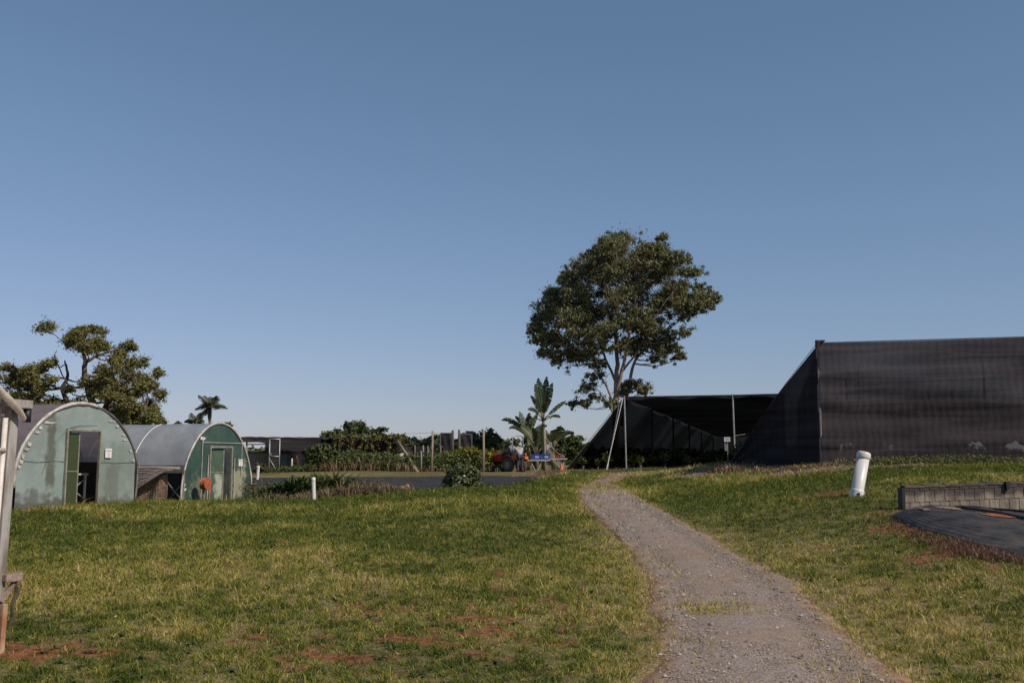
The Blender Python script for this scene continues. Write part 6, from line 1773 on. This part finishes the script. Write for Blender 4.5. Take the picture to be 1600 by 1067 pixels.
# ================================================================ TABLES, CRATES, NET, CONE
M_table = mat('grey_table', (0.42, 0.39, 0.36), .6, (0.30, 0.27, 0.25), scale=6)
def trestle(px0, px1, Y, top_py, label):
    a = on_ground(px0, Y); s = mpp(Y); w = (px1 - px0) * s; h = (HOR - top_py) * s + EYE - a.z
    t = thing('trestle_table', label, 'table', a, R(-4), 'trestle tables by the shade house')
    MB().bbox((w / 2, .35, h - .02), (w, .75, .045), .01).build('tabletop', M_table, t)
    MB().box((w / 2, -.015, h - .045), (w, .03, .06)).build('edge_rail', M_table, t)
    for yy in (.08, .62):
        for (xa, xb) in ((.12 * w, .38 * w), (.66 * w, .42 * w)) if px0 < 850 else ((.35 * w, .68 * w), (.86 * w, .70 * w)):
            MB().bar((xa, yy, h - .05), (xb, yy, 0.0), .045).build('leg', M_table, t)
    MB().box((.4 * w, .35, .10), (.03, .6, .03)).build('stretcher', M_table, t)
    return a, h, w, s
a1, h1, w1, s1 = trestle(824, 859, 57.5, 718, 'trestle table carrying two blue crates between the tractor and the cloth')
a2, h2, w2_, s2 = trestle(858, 886, 58.3, 716, 'trestle table with small red pots beside the sloping cloth edge')
M_blue = mat('blue_crate', (0.03, 0.08, 0.34), .45, (0.025, 0.06, 0.26), scale=4, spec=.5)
def crate(px, lab):
    base = on_ground(px, 57.7); base.z = a1.z + h1 + .003
    t = thing('crate', lab, 'crate', base, R(-4), 'blue crates on the trestle table')
    w, d, h, th = .54, .40, .31, .015
    b = MB(); b.box((0, 0, th / 2), (w - .04, d - .04, th))
    for sx in (-1, 1): b.add([(sx * (w / 2 - .03), -d / 2 + .02, th), (sx * (w / 2 - .03), d / 2 - .02, th), (sx * w / 2, d / 2, h), (sx * w / 2, -d / 2, h), (sx * (w / 2 - .03) - sx * th, -d / 2 + .02, th), (sx * (w / 2 - .03) - sx * th, d / 2 - .02, th), (sx * w / 2 - sx * th, d / 2, h), (sx * w / 2 - sx * th, -d / 2, h)], [(0, 1, 2, 3), (4, 5, 6, 7), (3, 2, 6, 7)])
    for sy in (-1, 1): b.add([(-w / 2 + .03, sy * (d / 2 - .02), th), (w / 2 - .03, sy * (d / 2 - .02), th), (w / 2, sy * d / 2, h), (-w / 2, sy * d / 2, h), (-w / 2 + .03, sy * (d / 2 - .02 - th), th), (w / 2 - .03, sy * (d / 2 - .02 - th), th), (w / 2, sy * (d / 2 - th), h), (-w / 2, sy * (d / 2 - th), h)], [(0, 1, 2, 3), (4, 5, 6, 7), (3, 2, 6, 7)])
    b.build('tub', M_blue, t)
    b = MB()
    for sy in (-1, 1): b.bbox((0, sy * (d / 2 + .005), h), (w + .04, .03, .03), .006)
    for sx in (-1, 1): b.bbox((sx * (w / 2 + .005), 0, h), (.03, d + .04, .03), .006)
    b.build('rim', M_blue, t)
    MB().bbox((.07, -d / 2 - .008, .15), (.22, .01, .14), .003).build('label_plate', mat('pale_blue_label', (0.28, 0.38, 0.62), .5), t)
crate(837, 'left blue crate on the trestle table, nearest the tractor'); crate(852, 'right blue crate on the trestle table, in front of the timber pole')
M_redpot = mat('red_pot', (0.28, 0.03, 0.03), .5)
for k, px in enumerate((868.5, 872, 875.5)):
    b0 = on_ground(px, 58.6); b0.z = a2.z + h2 + .003
    t = thing('flower_pot', ('left', 'middle', 'right')[k] + ' one of the three small red pots on the table by the net', 'pot', b0, 0, 'red pots on the table')
    MB().lathe([(0, 0), (.05, 0), (.07, .13), (.06, .13), (.045, .02)], n=14).build('cup', M_redpot, t, smooth=True)
    leaf_object('flowers', [leafset((0, 0, .18), .09, 24, .06, .04)], leaf_mat('red_flowers', (.12, .02, .02), (.35, .05, .04)), t)
# draped net
t = thing('draped_net', 'brown net draped from the timber pole down behind the tables', 'net', on_ground(852, 60.4))
s = mpp(60.4); hz = (HOR - 684) * s + EYE - t.location.z
MB().grid(lambda u, v: (u * 30 * s, .1 * math.sin(v * 7 + u * 5) + .3 * u, (.1) + v * (hz * (1 - u) + u * .75 - .25 * math.sin(u * math.pi))), 18, 12).build('net', mat('brown_net', (0.20, 0.17, 0.13), .9, (.12, .10, .08), transp=.45), t)
MB().tube([(u / 8 * 30 * s, .3 * u / 8, .1 + (hz * (1 - u / 8) + u / 8 * .75 - .25 * math.sin(u / 8 * math.pi))) for u in range(9)], .03, 6).build('hem', mat('net_hem', (.30, .26, .21), .9), t)
# cone
t = thing('traffic_cone', 'orange cone standing in the grass in front of the tables', 'cone', on_ground(877, 55.5))
M_cone = mat('cone_orange', (0.62, 0.16, 0.05), .5)
MB().lathe([(.14, .03), (.035, .42), (.03, .44), (0, .44)], n=20).build('cone_body', M_cone, t, smooth=True)
MB().bbox((0, 0, .015), (.32, .32, .03), .01).build('base', M_cone, t)
MB().lathe([(.108, .16), (.082, .25)], n=20).build('stripe', M_cone, t)
# crow-sized scrap on the liner
t = thing('clay_clod', 'orange brown lump of clay lying on the dark pond liner', 'clod', on_ground(630, 46.5, .12))
b = MB(); b.grid(lambda u, v: (.55 * (u - .5) * (1 - .3 * v), .5 * (v - .5), .12 * math.sin(u * 3.14) * math.sin(v * 3.14) * (1 + .4 * math.sin(u * 13 + v * 9))), 14, 10); b.build('lump', mat('clay', (.30, .17, .10), .95, (.17, .10, .06), scale=8), t)
MB().grid(lambda u, v: (.2 + .3 * (u - .5), .1 + .3 * (v - .5), .2 * math.sin(u * 3.14) * math.sin(v * 3.14)), 8, 8).build('crumb', mat('clay_pale', (.46, .27, .16), .95), t)

grow_grass()
lawn_extras()
